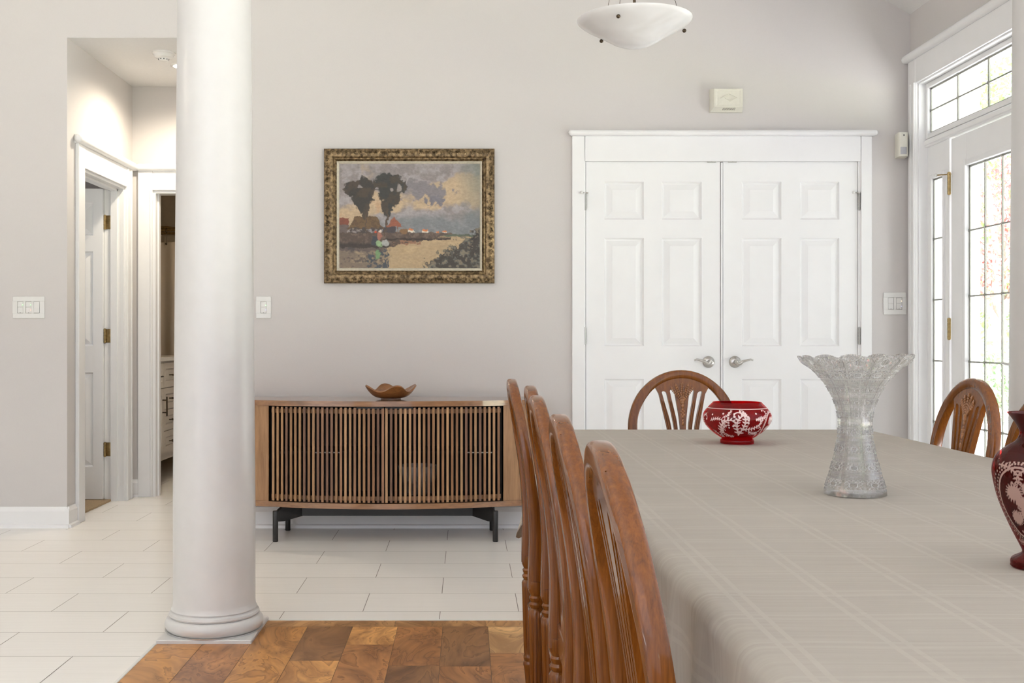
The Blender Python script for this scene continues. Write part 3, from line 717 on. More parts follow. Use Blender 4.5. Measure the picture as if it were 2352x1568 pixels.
# hall ceiling fittings
t = thing('smoke_detector', 'round white smoke detector on the hall ceiling', 'smoke detector', (X(376, 6.55), 6.55, 2.75))
c = (X(376, 6.55), 6.55, 0)
M().lathe([(.0, 2.75), (.068, 2.75), (.068, 2.742), (.060, 2.738), (.054, 2.722), (.040, 2.715), (0, 2.715)][::-1], 40, c).build('housing', PLATE, t)
M().lathe([(0, 2.700), (.026, 2.702), (.030, 2.708), (.030, 2.716)], 32, c).build('sensor_cap', PLATE, t)
m = M()
for k in range(10): a = 2 * PI * k / 10; m.box(c[0] + .0295 * math.cos(a) - .0025, c[0] + .0295 * math.cos(a) + .0025, c[1] + .0295 * math.sin(a) - .0025, c[1] + .0295 * math.sin(a) + .0025, 2.706, 2.711)
m.build('vents', SLOTM, t)
t = thing('recessed_light', 'lit round recessed downlight in the hall ceiling', 'recessed light', (-1.745, 6.86, 2.75))
M().lathe([(.070, 2.748), (.072, 2.742), (.088, 2.744), (.090, 2.75)], 40, (-1.745, 6.86, 0), cap=False).build('trim_ring', PLATE, t)
M().lathe([(0, 2.7455), (.071, 2.7455), (.071, 2.7495), (0, 2.7495)], 40, (-1.745, 6.86, 0)).build('lens', LAMPGLOW, t)

# ================================================================== PENDANT
PX, PY, PZ = X(1457, 4.6), 4.6, Z(47, 4.6)
zc_top = 2.88 + .57 * (XR - PX)
t = thing('pendant_light', 'frosted white glass bowl pendant light hung near the ceiling', 'pendant light', (PX, PY, PZ - .12))
pr = [(0, -.112), (.03, -.111), (.06, -.105), (.09, -.092), (.12, -.074), (.15, -.056), (.18, -.040), (.205, -.026), (.225, -.012), (.235, -.003), (.2375, .003), (.2345, .004), (.222, -.007), (.20, -.021), (.15, -.050), (.09, -.086), (.03, -.105), (0, -.106)]
M().lathe([(r, PZ + h) for r, h in pr], 96, (PX, PY, 0)).build('glass_bowl', SHADE, t, 60)
m = M().lathe([(.006, PZ - .05), (.006, zc_top - .06)], 14, (PX, PY, 0)); m.lathe([(.0, PZ + .004), (.016, PZ + .004), (.018, PZ + .008), (.007, PZ + .016), (.007, PZ + .02)], 20, (PX, PY, 0)); m.build('stem', BRONZE, t)
M().lathe([(0, zc_top + .05), (.07, zc_top + .05), (.07, zc_top - .04), (.05, zc_top - .055), (0, zc_top - .06)], 32, (PX, PY, 0)).build('canopy', BRONZE, t)
for ang in (-116, 4, 123):
    a = math.radians(ang); kx, ky, kz = PX + .205 * math.cos(a), PY + .205 * math.sin(a), PZ - .030
    o = M().tube([(kx, ky, kz + .006), (PX + .012 * math.cos(a), PY + .012 * math.sin(a), PZ + .62)], .0011, 6).build('cable', BRONZE, t)
    M().ball((kx + .006 * math.cos(a), ky + .006 * math.sin(a), kz - .008), .0085, 12, 8).build('knob', BRONZE, t)

# ================================================================== PAINTING
FY = YB
def vnoise(shape, cells, rng):
    h, w_ = shape; gy, gx = cells; g_ = rng.random((gy + 2, gx + 2))
    y = np.linspace(0, gy, h); x = np.linspace(0, gx, w_); yi = y.astype(int); xi = x.astype(int); fy = (y - yi)[:, None]; fx = (x - xi)[None]
    fy = fy * fy * (3 - 2 * fy); fx = fx * fx * (3 - 2 * fx)
    a = g_[yi][:, xi]; b_ = g_[yi][:, xi + 1]; c = g_[yi + 1][:, xi]; d = g_[yi + 1][:, xi + 1]
    return (a * (1 - fx) + b_ * fx) * (1 - fy) + (c * (1 - fx) + d * fx) * fy
def fbm(shape, cells, rng, o=4):
    s_ = 0; amp = 1; tot = 0
    for k in range(o): s_ = s_ + amp * vnoise(shape, (cells[0] * 2 ** k, cells[1] * 2 ** k), rng); tot += amp; amp *= .55
    return s_ / tot
def paint_picture(Wn, Hn):
    rng = np.random.default_rng(5); sh = (Hn, Wn)
    V, U = np.meshgrid(np.linspace(0, 1, Hn), np.linspace(0, 1, Wn), indexing='ij')   # V down
    wa = fbm((Hn, Wn), (26, 34), np.random.default_rng(21), 3) - .5; wb = fbm((Hn, Wn), (26, 34), np.random.default_rng(22), 3) - .5; U = U + .030 * wa; V = V + .030 * wb
    lin = lambda c: np.array([((q / 255 + .055) / 1.055) ** 2.4 for q in c])
    im = np.zeros((Hn, Wn, 3)); n1 = fbm(sh, (5, 6), rng, 5); n2 = fbm(sh, (14, 18), rng, 4); n3 = fbm(sh, (40, 50), rng, 3); n4 = fbm(sh, (30, 10), rng, 3)
    def put(mask, c): 
        k = np.clip(mask, 0, 1)[..., None]; im[:] = im * (1 - k) + (c if isinstance(c, np.ndarray) and c.ndim == 3 else np.asarray(c)) * k
    sst = lambda a, b_, x: np.clip((x - a) / (b_ - a), 0, 1)
    # sky
    put(np.ones(sh), lin((128, 120, 118))); put(sst(.45, .62, n2), lin((150, 143, 142)))
    warm = sst(.40, .56, n1 + .55 * np.exp(-((V - .36 + .22 * (U - .5)) / .13) ** 2) * (1 - .25 * (U < .3)) - .28)
    put(warm * .85, lin((180, 156, 122))); put(sst(.55, .8, n2) * warm * .7, lin((178, 142, 106)))
    blob = lambda u, v, a, b_: 1 - np.sqrt(((U - u) / a) ** 2 + ((V - v) / b_) ** 2)
    put(sst(.1, .4, blob(.62, .27, .2, .1) + (n2 - .5) * 2.4), lin((118, 112, 114))); put(sst(.1, .35, blob(.68, .35, .08, .05) + (n3 - .5) * 1.8), lin((108, 104, 110)))
    put(sst(.44, .54, V + (n1 - .5) * .25) * sst(.25, .5, U + .1), lin((112, 114, 116))); put(sst(.5, .7, n2) * sst(.5, .6, V) * .6, lin((132, 132, 132)))
    put(sst(.82, .98, U) * sst(.6, 0, V), lin((112, 118, 106))); put(sst(.2, .0, V) * .35, lin((120, 112, 110)))
    # ground, water
    put((V > .672 + .01 * n2) * (U > .5), lin((76, 84, 66))); 
    for u, v, wd in ((.51, .64, .018), (.61, .652, .022), (.70, .66, .012), (.75, .655, .01)):
        put((np.abs(U - u) < wd) * (np.abs(V - v) < .012), lin((206, 196, 178))); put((np.abs(U - u) < wd) * (V > v - .022) * (V < v - .005 - .2 * np.abs(U - u)), lin((190, 112, 66)))
    shore = .66 + .02 * np.sin(U * 4)
    put(sst(.695, .705, V + (n2 - .5) * .01), lin((162, 140, 108))); put(sst(.4, .7, n4) * (V > .70) * .55, lin((158, 134, 98))); put(sst(.55, .8, n4) * (V > .7) * .4, lin((182, 160, 126)))
    bank = (V > .655) * (V < .83 - .28 * np.clip(U - .25, 0, 1) ** 1.0 + (n2 - .5) * .03) * (U < .8)
    put(bank * 1., lin((74, 60, 50))); put(bank * sst(.45, .65, n3) * .7, lin((104, 88, 74))); put(bank * sst(.74, .77, V) * (U < .36) * .8, lin((36, 26, 20)))
    put(sst(.70, .715, V) * (V < .74) * (U > .33) * (U < .79) * (np.abs(V - .727 + .02 * U) < .008 + .01 * n3), lin((48, 34, 26)))
    put((V > .79 + .02 * n2) * sst(.36, .30, U + .1 * (n3 - .5)) * .8, lin((96, 84, 76))); put(sst(.5, .62, n4) * (V > .84) * (U < .34) * .7, lin((150, 132, 106))); put(sst(.52, .62, n4 * .5 + n3 * .5) * (V > .80) * (U < .34) * .8, lin((60, 54, 54)))
    put((np.abs(U - .48) < .10) * (np.abs(V - .755) < .02) * sst(.42, .55, n3), lin((128, 92, 68)))
    put(sst(.5, .56, n3 * .5 + n2 * .5) * (np.abs(U - .28) < .075) * (V > .82), lin((58, 64, 70)))
    # huts
    put(((U < .068) * (V > .52) * (V < .585)) * 1., lin((112, 58, 38))); put((U < .07) * (V > .585) * (V < .66) * 1., lin((92, 80, 74)))
    roof = (V > .503) * (V < .625 + .02 * np.abs(U - .2)) * (np.abs(U - .19) < .075 + (V - .503) * .42)
    put(roof * 1., lin((96, 74, 44))); put(roof * sst(.45, .6, n3) * .7, lin((74, 54, 32))); put((V > .612) * (V < .665) * (U > .09) * (U < .30) * sst(.35, .5, n3), lin((60, 50, 46)))
    roof2 = (V > .507) * (V < .600) * (np.abs(U - .372 - .02) < (V - .507) * .66); put(roof2 * 1., lin((132, 76, 52)))
    put((V > .60) * (V < .66) * (U > .31) * (U < .40), lin((58, 50, 52))); put((np.abs(U - .415 - .05 * (V - .6)) < .003) * (V > .6) * (V < .665), lin((110, 74, 50)))
    put(sst(0, .2, blob(.46, .645, .035, .028)), lin((116, 86, 52)))
    # trees
    e = (n2 - .5) * .9 + (n3 - .5) * .9
    def tree(bl, c1, c2):
        mk = np.zeros(sh)
        for q in bl: mk = np.maximum(mk, sst(.0, .12, blob(*q) + e * .55))
        put(mk, lin(c1)); put(mk * sst(.48, .6, n2), lin(c2))
    tree([(.13, .24, .11, .085), (.19, .25, .075, .12), (.165, .33, .07, .09), (.175, .41, .045, .07), (.185, .49, .022, .05)], (62, 50, 36), (44, 40, 32))
    tree([(.34, .17, .11, .085), (.40, .22, .075, .085), (.35, .27, .075, .10), (.37, .35, .06, .08), (.34, .42, .045, .05), (.345, .47, .024, .05)], (42, 42, 36), (58, 48, 34))
    put((np.abs(U - .192 - .02 * (V - .5)) < .004) * (V > .48) * (V < .68), lin((74, 58, 42))); put((np.abs(U - .345 + .10 * (V - .48)) < .005) * (V > .44) * (V < .69), lin((70, 54, 38)))
    put(sst(.1, .4, blob(.15, .225, .022, .018) + e * .8), lin((134, 126, 122))); put(sst(.1, .4, blob(.375, .255, .016, .022) + e * .8), lin((134, 126, 122))); put(sst(.1, .4, blob(.425, .235, .022, .05) + e * .9), lin((136, 128, 122)))
    # two washers at the river bank
    put(sst(0, .2, blob(.255, .735, .028, .06) + e * .5), lin((50, 52, 58))); put(sst(0, .2, blob(.288, .69, .018, .04)), lin((142, 92, 74))); put(sst(0, .2, blob(.262, .652, .009, .014)), lin((190, 70, 34))); put(sst(0, .2, blob(.291, .648, .009, .014)), lin((196, 182, 168)))
    put(sst(0, .25, blob(.285, .765, .030, .04) + e * .9), lin((132, 158, 116))); put(sst(0, .25, blob(.325, .755, .03, .035) + e * .9), lin((150, 150, 146))); put(sst(0, .25, blob(.275, .865, .022, .05) + e * 1.1), lin((104, 134, 92)))
    # reeds bottom right
    rb = sst(.0, .05, (V - (.99 - .75 * np.clip(U - .60, 0, 1) ** .75 * .95)) * 2 + (n3 - .5) * .45 + (n2 - .5) * .25) * (U > .6)
    put(rb, lin((52, 44, 34))); put(rb * sst(.5, .6, n3), lin((84, 86, 78))); put(rb * sst(.56, .64, n2 * .5 + n3 * .5), lin((36, 28, 22))); put(rb * sst(.6, .68, n3) * .8, lin((120, 108, 88)))
    return im
fx0, fx1, fz0, fz1 = X(743.5, 6.185), X(1136, 6.185), Z(650, 6.185), Z(340.5, 6.185)
t = thing('framed_painting', 'river landscape oil painting in an ornate gold frame above the sideboard', 'painting', ((fx0 + fx1) / 2, FY, fz0))
ax0, ax1, az0, az1 = X(778.5, 6.19), X(1102, 6.19), Z(615, 6.19), Z(375, 6.19)
Wn, Hn = 300, 224
im = paint_picture(Wn, Hn); rngp = np.random.default_rng(3); stk = (fbm((Hn, Wn), (70, 40), rngp, 2) - .5)
m = M(); m.grid(lambda u, v: (lerp(ax0 - .004, ax1 + .004, u), FY - .012 - .0012 * float(stk[int(v * (Hn - 1) + .5), int(u * (Wn - 1) + .5)]), lerp(az1 + .004, az0 - .004, v)), Wn, Hn)
m.vc = np.concatenate([im.reshape(-1, 3), np.ones((Wn * Hn, 1))], 1); m.build('canvas', OILP, t, 60, fix=False)
m = M()
def ring_frame(m, o, i, y0, y1, prof):
    """o, i: outer and inner rectangles (x0,x1,z0,z1); prof: list of (fraction outer->inner, depth out of wall)."""
    def rect(fr): return [lerp(o[k], i[k], fr) for k in range(4)]
    n = len(prof); vs = []
    for fr, d in prof:
        r = rect(fr); vs += [(r[0], FY - d, r[2]), (r[1], FY - d, r[2]), (r[1], FY - d, r[3]), (r[0], FY - d, r[3])]
    fs = [[k * 4 + j, k * 4 + (j + 1) % 4, (k + 1) * 4 + (j + 1) % 4, (k + 1) * 4 + j] for k in range(n - 1) for j in range(4)]
    m.add(vs, fs)
fo = (fx0, fx1, fz0, fz1); li = (X(773, 6.19), X(1107, 6.19), Z(621, 6.19), Z(369.5, 6.19))
ring_frame(m, fo, li, 0, 0, [(0, 0), (0, .024), (.04, .030), (.12, .033), (.35, .040), (.6, .040), (.72, .034), (.76, .028), (.84, .030), (.88, .026), (1, .016)])
# ornament: scallop shells and leaf beads round the frame
bw = li[0] - fo[0]
def orn(cx, cz, ang, sc_):
    ca, sa = math.cos(ang), math.sin(ang)
    def place(u, v, h): return (cx + (u * ca - v * sa) * sc_, FY - .038 - h, cz + (u * sa + v * ca) * sc_)
    for k in range(7):
        a = math.radians(-66 + 22 * k); L = .018 * (1 - .18 * abs(k - 3) / 3)
        p0 = place(.003 * math.sin(a), -.014 + .003 * math.cos(a), 0); p1 = place(L * .75 * math.sin(a), -.014 + L * .8 * math.cos(a), .004); p2 = place(L * 1.25 * math.sin(a), -.014 + L * 1.3 * math.cos(a), .001)
        m.tube([p0, p1, p2], [.0012, .0026, .0012], 5)
    for q in (-1, 1): m.ball(place(.0155 * q, .016, -.001), .0035, 6, 4); m.ball(place(.012 * q, -.012, -.002), .0028, 6, 4)
    m.ball(place(0, -.0165, -.001), .0035, 6, 4)
nx, nz_ = 22, 17
for k in range(nx):
    x_ = lerp(fo[0] + .02, fo[1] - .02, (k + .5) / nx); orn(x_, fo[3] - bw * .38, PI, 1.); orn(x_, fo[2] + bw * .38, 0, 1.)
for k in range(nz_):
    z_ = lerp(fo[2] + .035, fo[3] - .035, (k + .5) / nz_); orn(fo[0] + bw * .38, z_, -PI / 2, 1.); orn(fo[1] - bw * .38, z_, PI / 2, 1.)
m.build('frame', GOLD, t, 40, fix=False)
m = M(); ai = (ax0, ax1, az0, az1); ring_frame(m, li, ai, 0, 0, [(0, .014), (0, .019), (.3, .020), (.55, .016), (.7, .018), (.85, .016), (1, .012)])
m.build('liner', LINER, t, 20, fix=False)

# ================================================================== SIDEBOARD
SX, HW = -.425, .832
def yfront(u): return 5.722 + .262 * u * u
t = thing('sideboard', 'bow-front walnut sideboard with slatted doors and black metal legs', 'sideboard', (SX, 5.95, 0))
def plan(u0, u1, yback, inset=0., n=40): return [(SX + lerp(u0, u1, k / n), yfront(lerp(u0, u1, k / n)) + inset) for k in range(n + 1)] + [(SX + u1, yback), (SX + u0, yback)]
zt1, zt0, zb1, zb0 = .736, .708, .206, .178
M().prism(plan(-HW, HW, 6.2), 'z', zt0, zt1).build('top_panel', WALNUTH, t, 30)
M().prism(plan(-HW, HW, 6.2), 'z', zb0, zb1).build('bottom_panel', WALNUTH, t, 30)
for s_ in (-1, 1):
    us = [(.618 + (HW - .004 - .618) * k / 14) * s_ for k in range(15)]
    out = [(SX + u, yfront(u) + .006) for u in us] + [(SX + s_ * (HW - .004), 6.195), (SX + s_ * (HW - .022), 6.195), (SX + s_ * (HW - .022), yfront(HW) + .03), (SX + us[0], yfront(us[0]) + .026)]
    M().prism(out, 'z', zb1, zt0).build('end_panel', WALNUT, t, 30)
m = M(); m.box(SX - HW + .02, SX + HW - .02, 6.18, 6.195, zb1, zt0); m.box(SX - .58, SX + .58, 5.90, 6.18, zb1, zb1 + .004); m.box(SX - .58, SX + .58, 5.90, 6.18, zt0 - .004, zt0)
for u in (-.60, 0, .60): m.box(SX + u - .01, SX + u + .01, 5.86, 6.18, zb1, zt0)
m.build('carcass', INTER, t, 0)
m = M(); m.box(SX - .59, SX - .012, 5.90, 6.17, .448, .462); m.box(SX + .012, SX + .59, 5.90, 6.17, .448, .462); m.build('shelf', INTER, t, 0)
for a in (-.39, .42): M().box(SX + a, SX + a + .14, 5.885, 5.90, .452, .457).build('shelf_edge_strip', PLATE, t, 0)
slat_cols = [(.27, .14, .058), (.33, .18, .08), (.22, .105, .042), (.25, .125, .062), (.16, .078, .04), (.36, .205, .098)]
for s_ in (-1, 1):
    m = M()
    for k in range(25):
        u = s_ * (.0095 + .0243 * k + .0); c = random.choice(slat_cols); fv = random.uniform(.9, 1.1); m.curc = tuple(q * fv for q in c)
        y = yfront(u) + .010; w_ = .0062; sl = .524 * u * -1
        m.prism([(SX + u - w_, yfront(u - w_) + .010), (SX + u + w_, yfront(u + w_) + .010), (SX + u + w_, yfront(u + w_) + .03), (SX + u - w_, yfront(u - w_) + .03)], 'z', zb1 + .004, zt0 - .006)
    m.curc = (.26, .14, .065)
    us = [s_ * (.003 + .602 * k / 16) for k in range(17)]
    for a, b_ in ((zb1 + .012, zb1 + .034), (zt0 - .038, zt0 - .016)):
        m.prism([(SX + u, yfront(u) + .028) for u in us] + [(SX + u, yfront(u) + .042) for u in us[::-1]], 'z', a, b_)
    d = m.build('door', SLATM, t, 20)
    us = [s_ * (.006 + .14 * k / 8) for k in range(9)]
    M().prism([(SX + u, yfront(u) + .004) for u in us] + [(SX + u, yfront(u) + .03) for u in us[::-1]], 'z', zt0 - .0095, zt0 - .004).build('finger_pull', BLACK, d, 20)
m = M(); m.box(SX - .46, SX + .46, 5.93, 5.97, .112, zb0, .002); m.build('rail', BLACK, t, 20)
for s_ in (-1, 1):
    for (ly, lu) in ((5.79, .575), (6.13, .565)):
        x_ = SX + s_ * lu
        M().lathe([(0, 0), (.0135, 0), (.0145, .002), (.0145, .158), (.013, .1605), (0, .1605)], 24, (x_, ly, 0)).build('leg', BLACK, t)
        xi = SX + s_ * .455; ym = 5.95; d = Vector((xi - x_, ym - ly, 0)).normalized(); n = Vector((-d.y, d.x, 0)) * .011
        A, B = Vector((x_, ly, 0)), Vector((xi, ym, 0)); vs = []
        for p_, z0_, z1_ in ((A, .105, .150), (A.lerp(B, .25), .100, zb0), (B, .112, zb0)):
            vs += [p_ + n + Vector((0, 0, z0_)), p_ - n + Vector((0, 0, z0_)), p_ - n + Vector((0, 0, z1_)), p_ + n + Vector((0, 0, z1_))]
        m = M().add(vs, [[0, 1, 2, 3], [8, 11, 10, 9]] + [[b4 + k, b4 + (k + 1) % 4, b4 + 4 + (k + 1) % 4, b4 + 4 + k] for b4 in (0, 4) for k in range(4)])
        m.build('bracket', BLACK, t, 20)
# glass bowl inside, half seen between the slats
gx, gy = X(960, 5.98), 6.0
m = M()
pr = [(0, .212), (.06, .212), (.085, .225), (.095, .28), (.104, .345), (.108, .375), (.104, .375), (.09, .29), (.08, .232), (0, .224)]
m.lathe(pr, 48, (gx, gy, 0), flute=lambda i, a, r, h: r + (.003 * math.sin(12 * a) if i in (4, 5) else 0))
m.vc = np.array([[f, f, f, 1] for j in range(48) for i in range(len(pr)) for f in [(.9 if (i in (4, 5, 6) and (j // 2) % 2) else .25)]])
tag(m.build('glass_bowl', CRYSTAL, None, 30), 'cut glass bowl half hidden behind the sideboard slats', 'bowl')

# wooden bowl on the sideboard
PXc, PYc, PZc = X(898, 5.95), 5.95, .736
def platter(u, v):
    a = 2 * PI * u; cr = (abs(math.cos(2 * (a - math.radians(18)))) * .5 + .5 * (math.cos(4 * (a - math.radians(18))) + 1) / 2)
    q = (math.cos(4 * (a - math.radians(18))) + 1) / 2
    R = .117 + .026 * q ** 1.6; H = .036 + .034 * q ** 1.3
    out = v < .5
    tt = v * 2 if out else (1 - v) * 2
    if out:
        if tt < .25: r, z = lerp(0, .056, tt / .25), 0
        elif tt < .32: r, z = lerp(.056, .052, (tt - .25) / .07), lerp(0, .006, (tt - .25) / .07)
        else:
            k = (tt - .32) / .68; r = lerp(.052, R, k ** .72); z = .006 + H * k ** 1.7
    else:
        k = tt; r = lerp(0, R - .004, k); z = .017 + (H - .005) * k ** 2.6
    return (PXc + r * math.cos(a), PYc + r * math.sin(a), PZc + z)
tag(M().grid(platter, 96, 50, True).build('wooden_bowl', BOWLW, None, 60), 'square wooden bowl with upturned corners on the sideboard', 'bowl')

# ================================================================== TABLE, CLOTH
TX0, TX1, TY0, TY1, TZ = .262, 1.318, .58, 3.62, .765
t = thing('dining_table', 'long dining table hidden under a taupe cloth', 'table', ((TX0 + TX1) / 2, (TY0 + TY1) / 2, 0))
M().box(TX0 + .012, TX1 - .012, TY0 + .012, TY1 - .012, .725, .757, .012, 3).build('tabletop', CHAIRW, t)
m = M(); m.box(TX0 + .12, TX1 - .12, TY0 + .15, TY0 + .175, .64, .725); m.box(TX0 + .12, TX1 - .12, TY1 - .175, TY1 - .15, .64, .725); m.box(TX0 + .12, TX0 + .145, TY0 + .15, TY1 - .15, .64, .725); m.box(TX1 - .145, TX1 - .12, TY0 + .15, TY1 - .15, .64, .725)
m.build('apron', CHAIRW, t)
for x_ in (TX0 + .15, TX1 - .15):
    for y_ in (TY0 + .18, TY1 - .18):
        M().lathe([(0, .005), (.022, .005), (.03, .03), (.024, .06), (.03, .1), (.036, .4), (.03, .5), (.042, .53), (.034, .56), (.045, .6), (.045, .725), (0, .725)], 24, (x_, y_, 0)).build('leg', CHAIRW, t)
m = M(); rngc = np.random.default_rng(8)
r_ = .022; gx0, gx1, gy0, gy1 = TX0 + r_, TX1 - r_, TY0 + r_, TY1 - r_
nxg, nyg = 66, 170
wr = fbm((nyg, nxg), (40, 5), rngc, 3); wr2 = fbm((nyg, nxg), (9, 4), rngc, 2)
idx = {}
uv = []
for j in range(nyg):
    for i in range(nxg):
        x_ = lerp(gx0, gx1, i / (nxg - 1)); y_ = lerp(gy0, gy1, j / (nyg - 1))
        ed = min(i, nxg - 1 - i, j, nyg - 1 - j) / 4; ed = min(1, ed)
        idx[i, j] = len(m.v); m.v.append((x_, y_, TZ + ed * (.0035 * (wr[j, i] - .5) + .003 * (wr2[j, i] - .5)))); uv.append((x_, y_))
for j in range(nyg - 1):
    for i in range(nxg - 1): m.face([idx[i, j], idx[i + 1, j], idx[i + 1, j + 1], idx[i, j + 1]])
per = []   # perimeter: (index, x, y, nx, ny, corner weight)
def side(seq, nrm):
    for q in seq: v_ = m.v[idx[q]]; per.append((idx[q], v_[0], v_[1], nrm[0], nrm[1], 0.))
def corner(ij, a0, a1):
    v_ = m.v[idx[ij]]
    for k in range(1, 12): a = math.radians(lerp(a0, a1, k / 12)); per.append((idx[ij], v_[0], v_[1], math.cos(a), math.sin(a), math.sin(PI * k / 12)))
side([(i, 0) for i in range(nxg)], (0, -1)); corner((nxg - 1, 0), -90, 0); side([(nxg - 1, j) for j in range(nyg)], (1, 0)); corner((nxg - 1, nyg - 1), 0, 90)
side([(i, nyg - 1) for i in range(nxg - 1, -1, -1)], (0, 1)); corner((0, nyg - 1), 90, 180); side([(0, j) for j in range(nyg - 1, -1, -1)], (-1, 0)); corner((0, 0), 180, 270)
rows = 26; prev = [p_[0] for p_ in per]; DROP = .245
arc = np.cumsum([0] + [math.hypot(per[k + 1][1] - per[k][1], per[k + 1][2] - per[k][2]) + .004 * (per[k][5] > 0) for k in range(len(per) - 1)])
for rw in range(1, rows + 1):
    cur = []
    for k, (i0, x_, y_, nx_, ny_, cw) in enumerate(per):
        if rw <= 6:
            a = PI / 2 * rw / 6; o_ = r_ * math.sin(a); dz = r_ * (1 - math.cos(a)); L = r_ * a
        else:
            f = (rw - 6) / (rows - 6); drop = DROP * (1 + .52 * cw ** 1.5); amp = .016 * f ** .8
            o_ = r_ + amp * (.15 + math.sin(arc[k] * 31 + 1.8 * math.sin(arc[k] * 6)) * .95 + .4 * math.sin(arc[k] * 73)) + max(0, .125 * cw ** 1.2 * f); dz = r_ + (drop - r_) * f; L = r_ * PI / 2 + (drop - r_) * f
        cur.append(len(m.v)); m.v.append((x_ + nx_ * o_, y_ + ny_ * o_, TZ - dz)); uv.append((x_ + nx_ * L, y_ + ny_ * L))
    n = len(per)
    for k in range(n):
        k2 = (k + 1) % n
        q = [prev[k], prev[k2], cur[k2], cur[k]]
        if q[0] == q[1]: q = q[1:]
        m.face(q)
    prev = cur
m.uv = uv
co = m.build('tablecloth', CLOTH, None, 80); tag(co, 'taupe woven tablecloth with pale stripes draped over the dining table', 'tablecloth')
sol = co.modifiers.new('cloth_thickness', 'SOLIDIFY'); sol.thickness = .0018; sol.offset = -1

# ================================================================== CHAIRS
def yb(h): return -.062 * max(0, (h - .52) / .425) ** 1.35      # lean of the back
def build_chair():
    t = thing('dining_chair', 'dining chair', 'chair', (0, 0, 0), 'cherry dining chairs around the table')
    A, B0, HT = .176, .74, .929      # centreline half width, spring of the arch, top of centreline
    path = []
    for k in range(15): h = lerp(.405, B0, k / 15); path.append((-lerp(.172, A, sm(.405, B0, h)), h))
    for k in range(41): a = PI - PI * k / 40; path.append((A * math.cos(a), B0 + (HT - B0) * math.sin(a)))
    path += [(-x_, h) for x_, h in path[:15][::-1]]
    n = len(path); vs = []; fs = []
    PN = 20
    for i, (x_, h) in enumerate(path):
        a_, b_ = path[max(0, i - 1)], path[min(n - 1, i + 1)]
        tg = Vector((b_[0] - a_[0], yb(b_[1]) - yb(a_[1]), b_[1] - a_[1])).normalized()
        fw = Vector((0, 1, 0)); fw = (fw - tg * fw.dot(tg)).normalized(); sd = tg.cross(fw).normalized()   # in-plane direction
        top = sm(.855, .885, h) ; low = 1 - sm(.42, .72, h)
        wd = lerp(.0165, .0155, top); dp = lerp(.014, .024, low)
        gr = (1 - top) * .0022 * sm(.42, .5, h)
        for k in range(PN):
            a = 2 * PI * k / PN; ca, sa = math.cos(a), math.sin(a); pw = .55
            u = wd * math.copysign(abs(ca) ** pw, ca); v_ = dp * math.copysign(abs(sa) ** pw, sa)
            q = abs(u / wd)
            v_ -= math.copysign(gr * (1 if .38 < q < .72 else 0), v_) if abs(sa) > .3 else 0
            vs.append(Vector((x_, yb(h), h)) + sd * u + fw * v_)
    for i in range(n - 1):
        for k in range(PN): k2 = (k + 1) % PN; fs.append([i * PN + k, i * PN + k2, (i + 1) * PN + k2, (i + 1) * PN + k])
    fs += [list(range(PN))[::-1], [(n - 1) * PN + k for k in range(PN)]]
    M().add(vs, fs).build('back_frame', CHAIRW, t, 38)
    # splat: a plate fanned at the top, cut by four round-topped slots
    def arch(u): return B0 + (HT - .013 - B0) * math.sqrt(max(0, 1 - (u / (A - .013)) ** 2))
    H0, H1 = .470, .925
    def half(h): return lerp(.040, .0555, (h - .47) / .27) if h < .74 else float(np.interp(h, [.74, .859, .889, .93], [.0555, .081, .097, .118]))
    def slots(h):
        out = []
        f = (h - .47) / .27
        for (c0, c1, top_) in ((.26, .40, .876), (.645, .755, .870)):
            g_ = sm(.74, .87, h); hw = half(h); c = hw * lerp(c0, c1, g_); w_ = lerp(lerp(.0032, .0048, min(1, max(0, f))), .0082, g_); rr = .0082
            if h > top_: w_ = 0
            elif h > top_ - rr: w_ = w_ * math.sqrt(max(0, 1 - ((h - (top_ - rr)) / rr) ** 2))
            if h < .505: w_ = 0
            elif h < .511: w_ *= math.sqrt(max(0, 1 - ((.511 - h) / .006) ** 2))
            out.append((c, w_))
        return out
    hs = sorted(set([.47, .505] + [.505 + .006 * k / 4 for k in range(5)] + [lerp(.511, .860, k / 40) for k in range(41)] + [lerp(.8605, .8775, k / 34) for k in range(35)] + [.88, .885, .89, .9, .91, .922]))
    vs = []; fs = []; rowsV = []
    th = .008
    for h in hs:
        hw = min(half(h), (A - .012) * math.sqrt(max(0.02, 1 - ((min(h, .93) - B0) / (HT - .004 - B0)) ** 2)) if h > .8 else 1)
        (ci, wi), (cO, wO) = slots(h)
        iv = [(-hw, -cO - wO), (-cO + wO, -ci - wi), (-ci + wi, ci - wi), (ci + wi, cO - wO), (cO + wO, hw)]
        iv = [(a_, max(a_, b_)) for a_, b_ in iv]
        row = []
        for r_i, (a_, b_) in enumerate(iv):
            gd = .0016 * sm(.5, .52, h) * (1 - sm(.835, .85, h)) if r_i != 2 else 0
            fr = [0, .16, .30, .42, .58, .70, .84, 1]; dy = [0, 0, -gd, 0, 0, -gd, 0, 0]
            ids = []
            for side_ in (1, -1):
                for q, d_ in zip(fr, dy): ids.append(len(vs)); vs.append((lerp(a_, b_, q), yb(h) + side_ * (th + d_), h))
            row.append(ids)
        rowsV.append(row)
    for i in range(len(hs) - 1):
        for r_i in range(5):
            a_, b_ = rowsV[i][r_i], rowsV[i + 1][r_i]
            for k in range(7): fs.append([a_[k], a_[k + 1], b_[k + 1], b_[k]]); fs.append([a_[8 + k + 1], a_[8 + k], b_[8 + k], b_[8 + k + 1]])
            fs.append([a_[0], b_[0], b_[8], a_[8]]); fs.append([a_[7], a_[15], b_[15], b_[7]])
    M().add(vs, fs).build('splat', CHAIRW, t, 30)
    # carved wheat sheaf on the splat
    m = M(); hb = .843
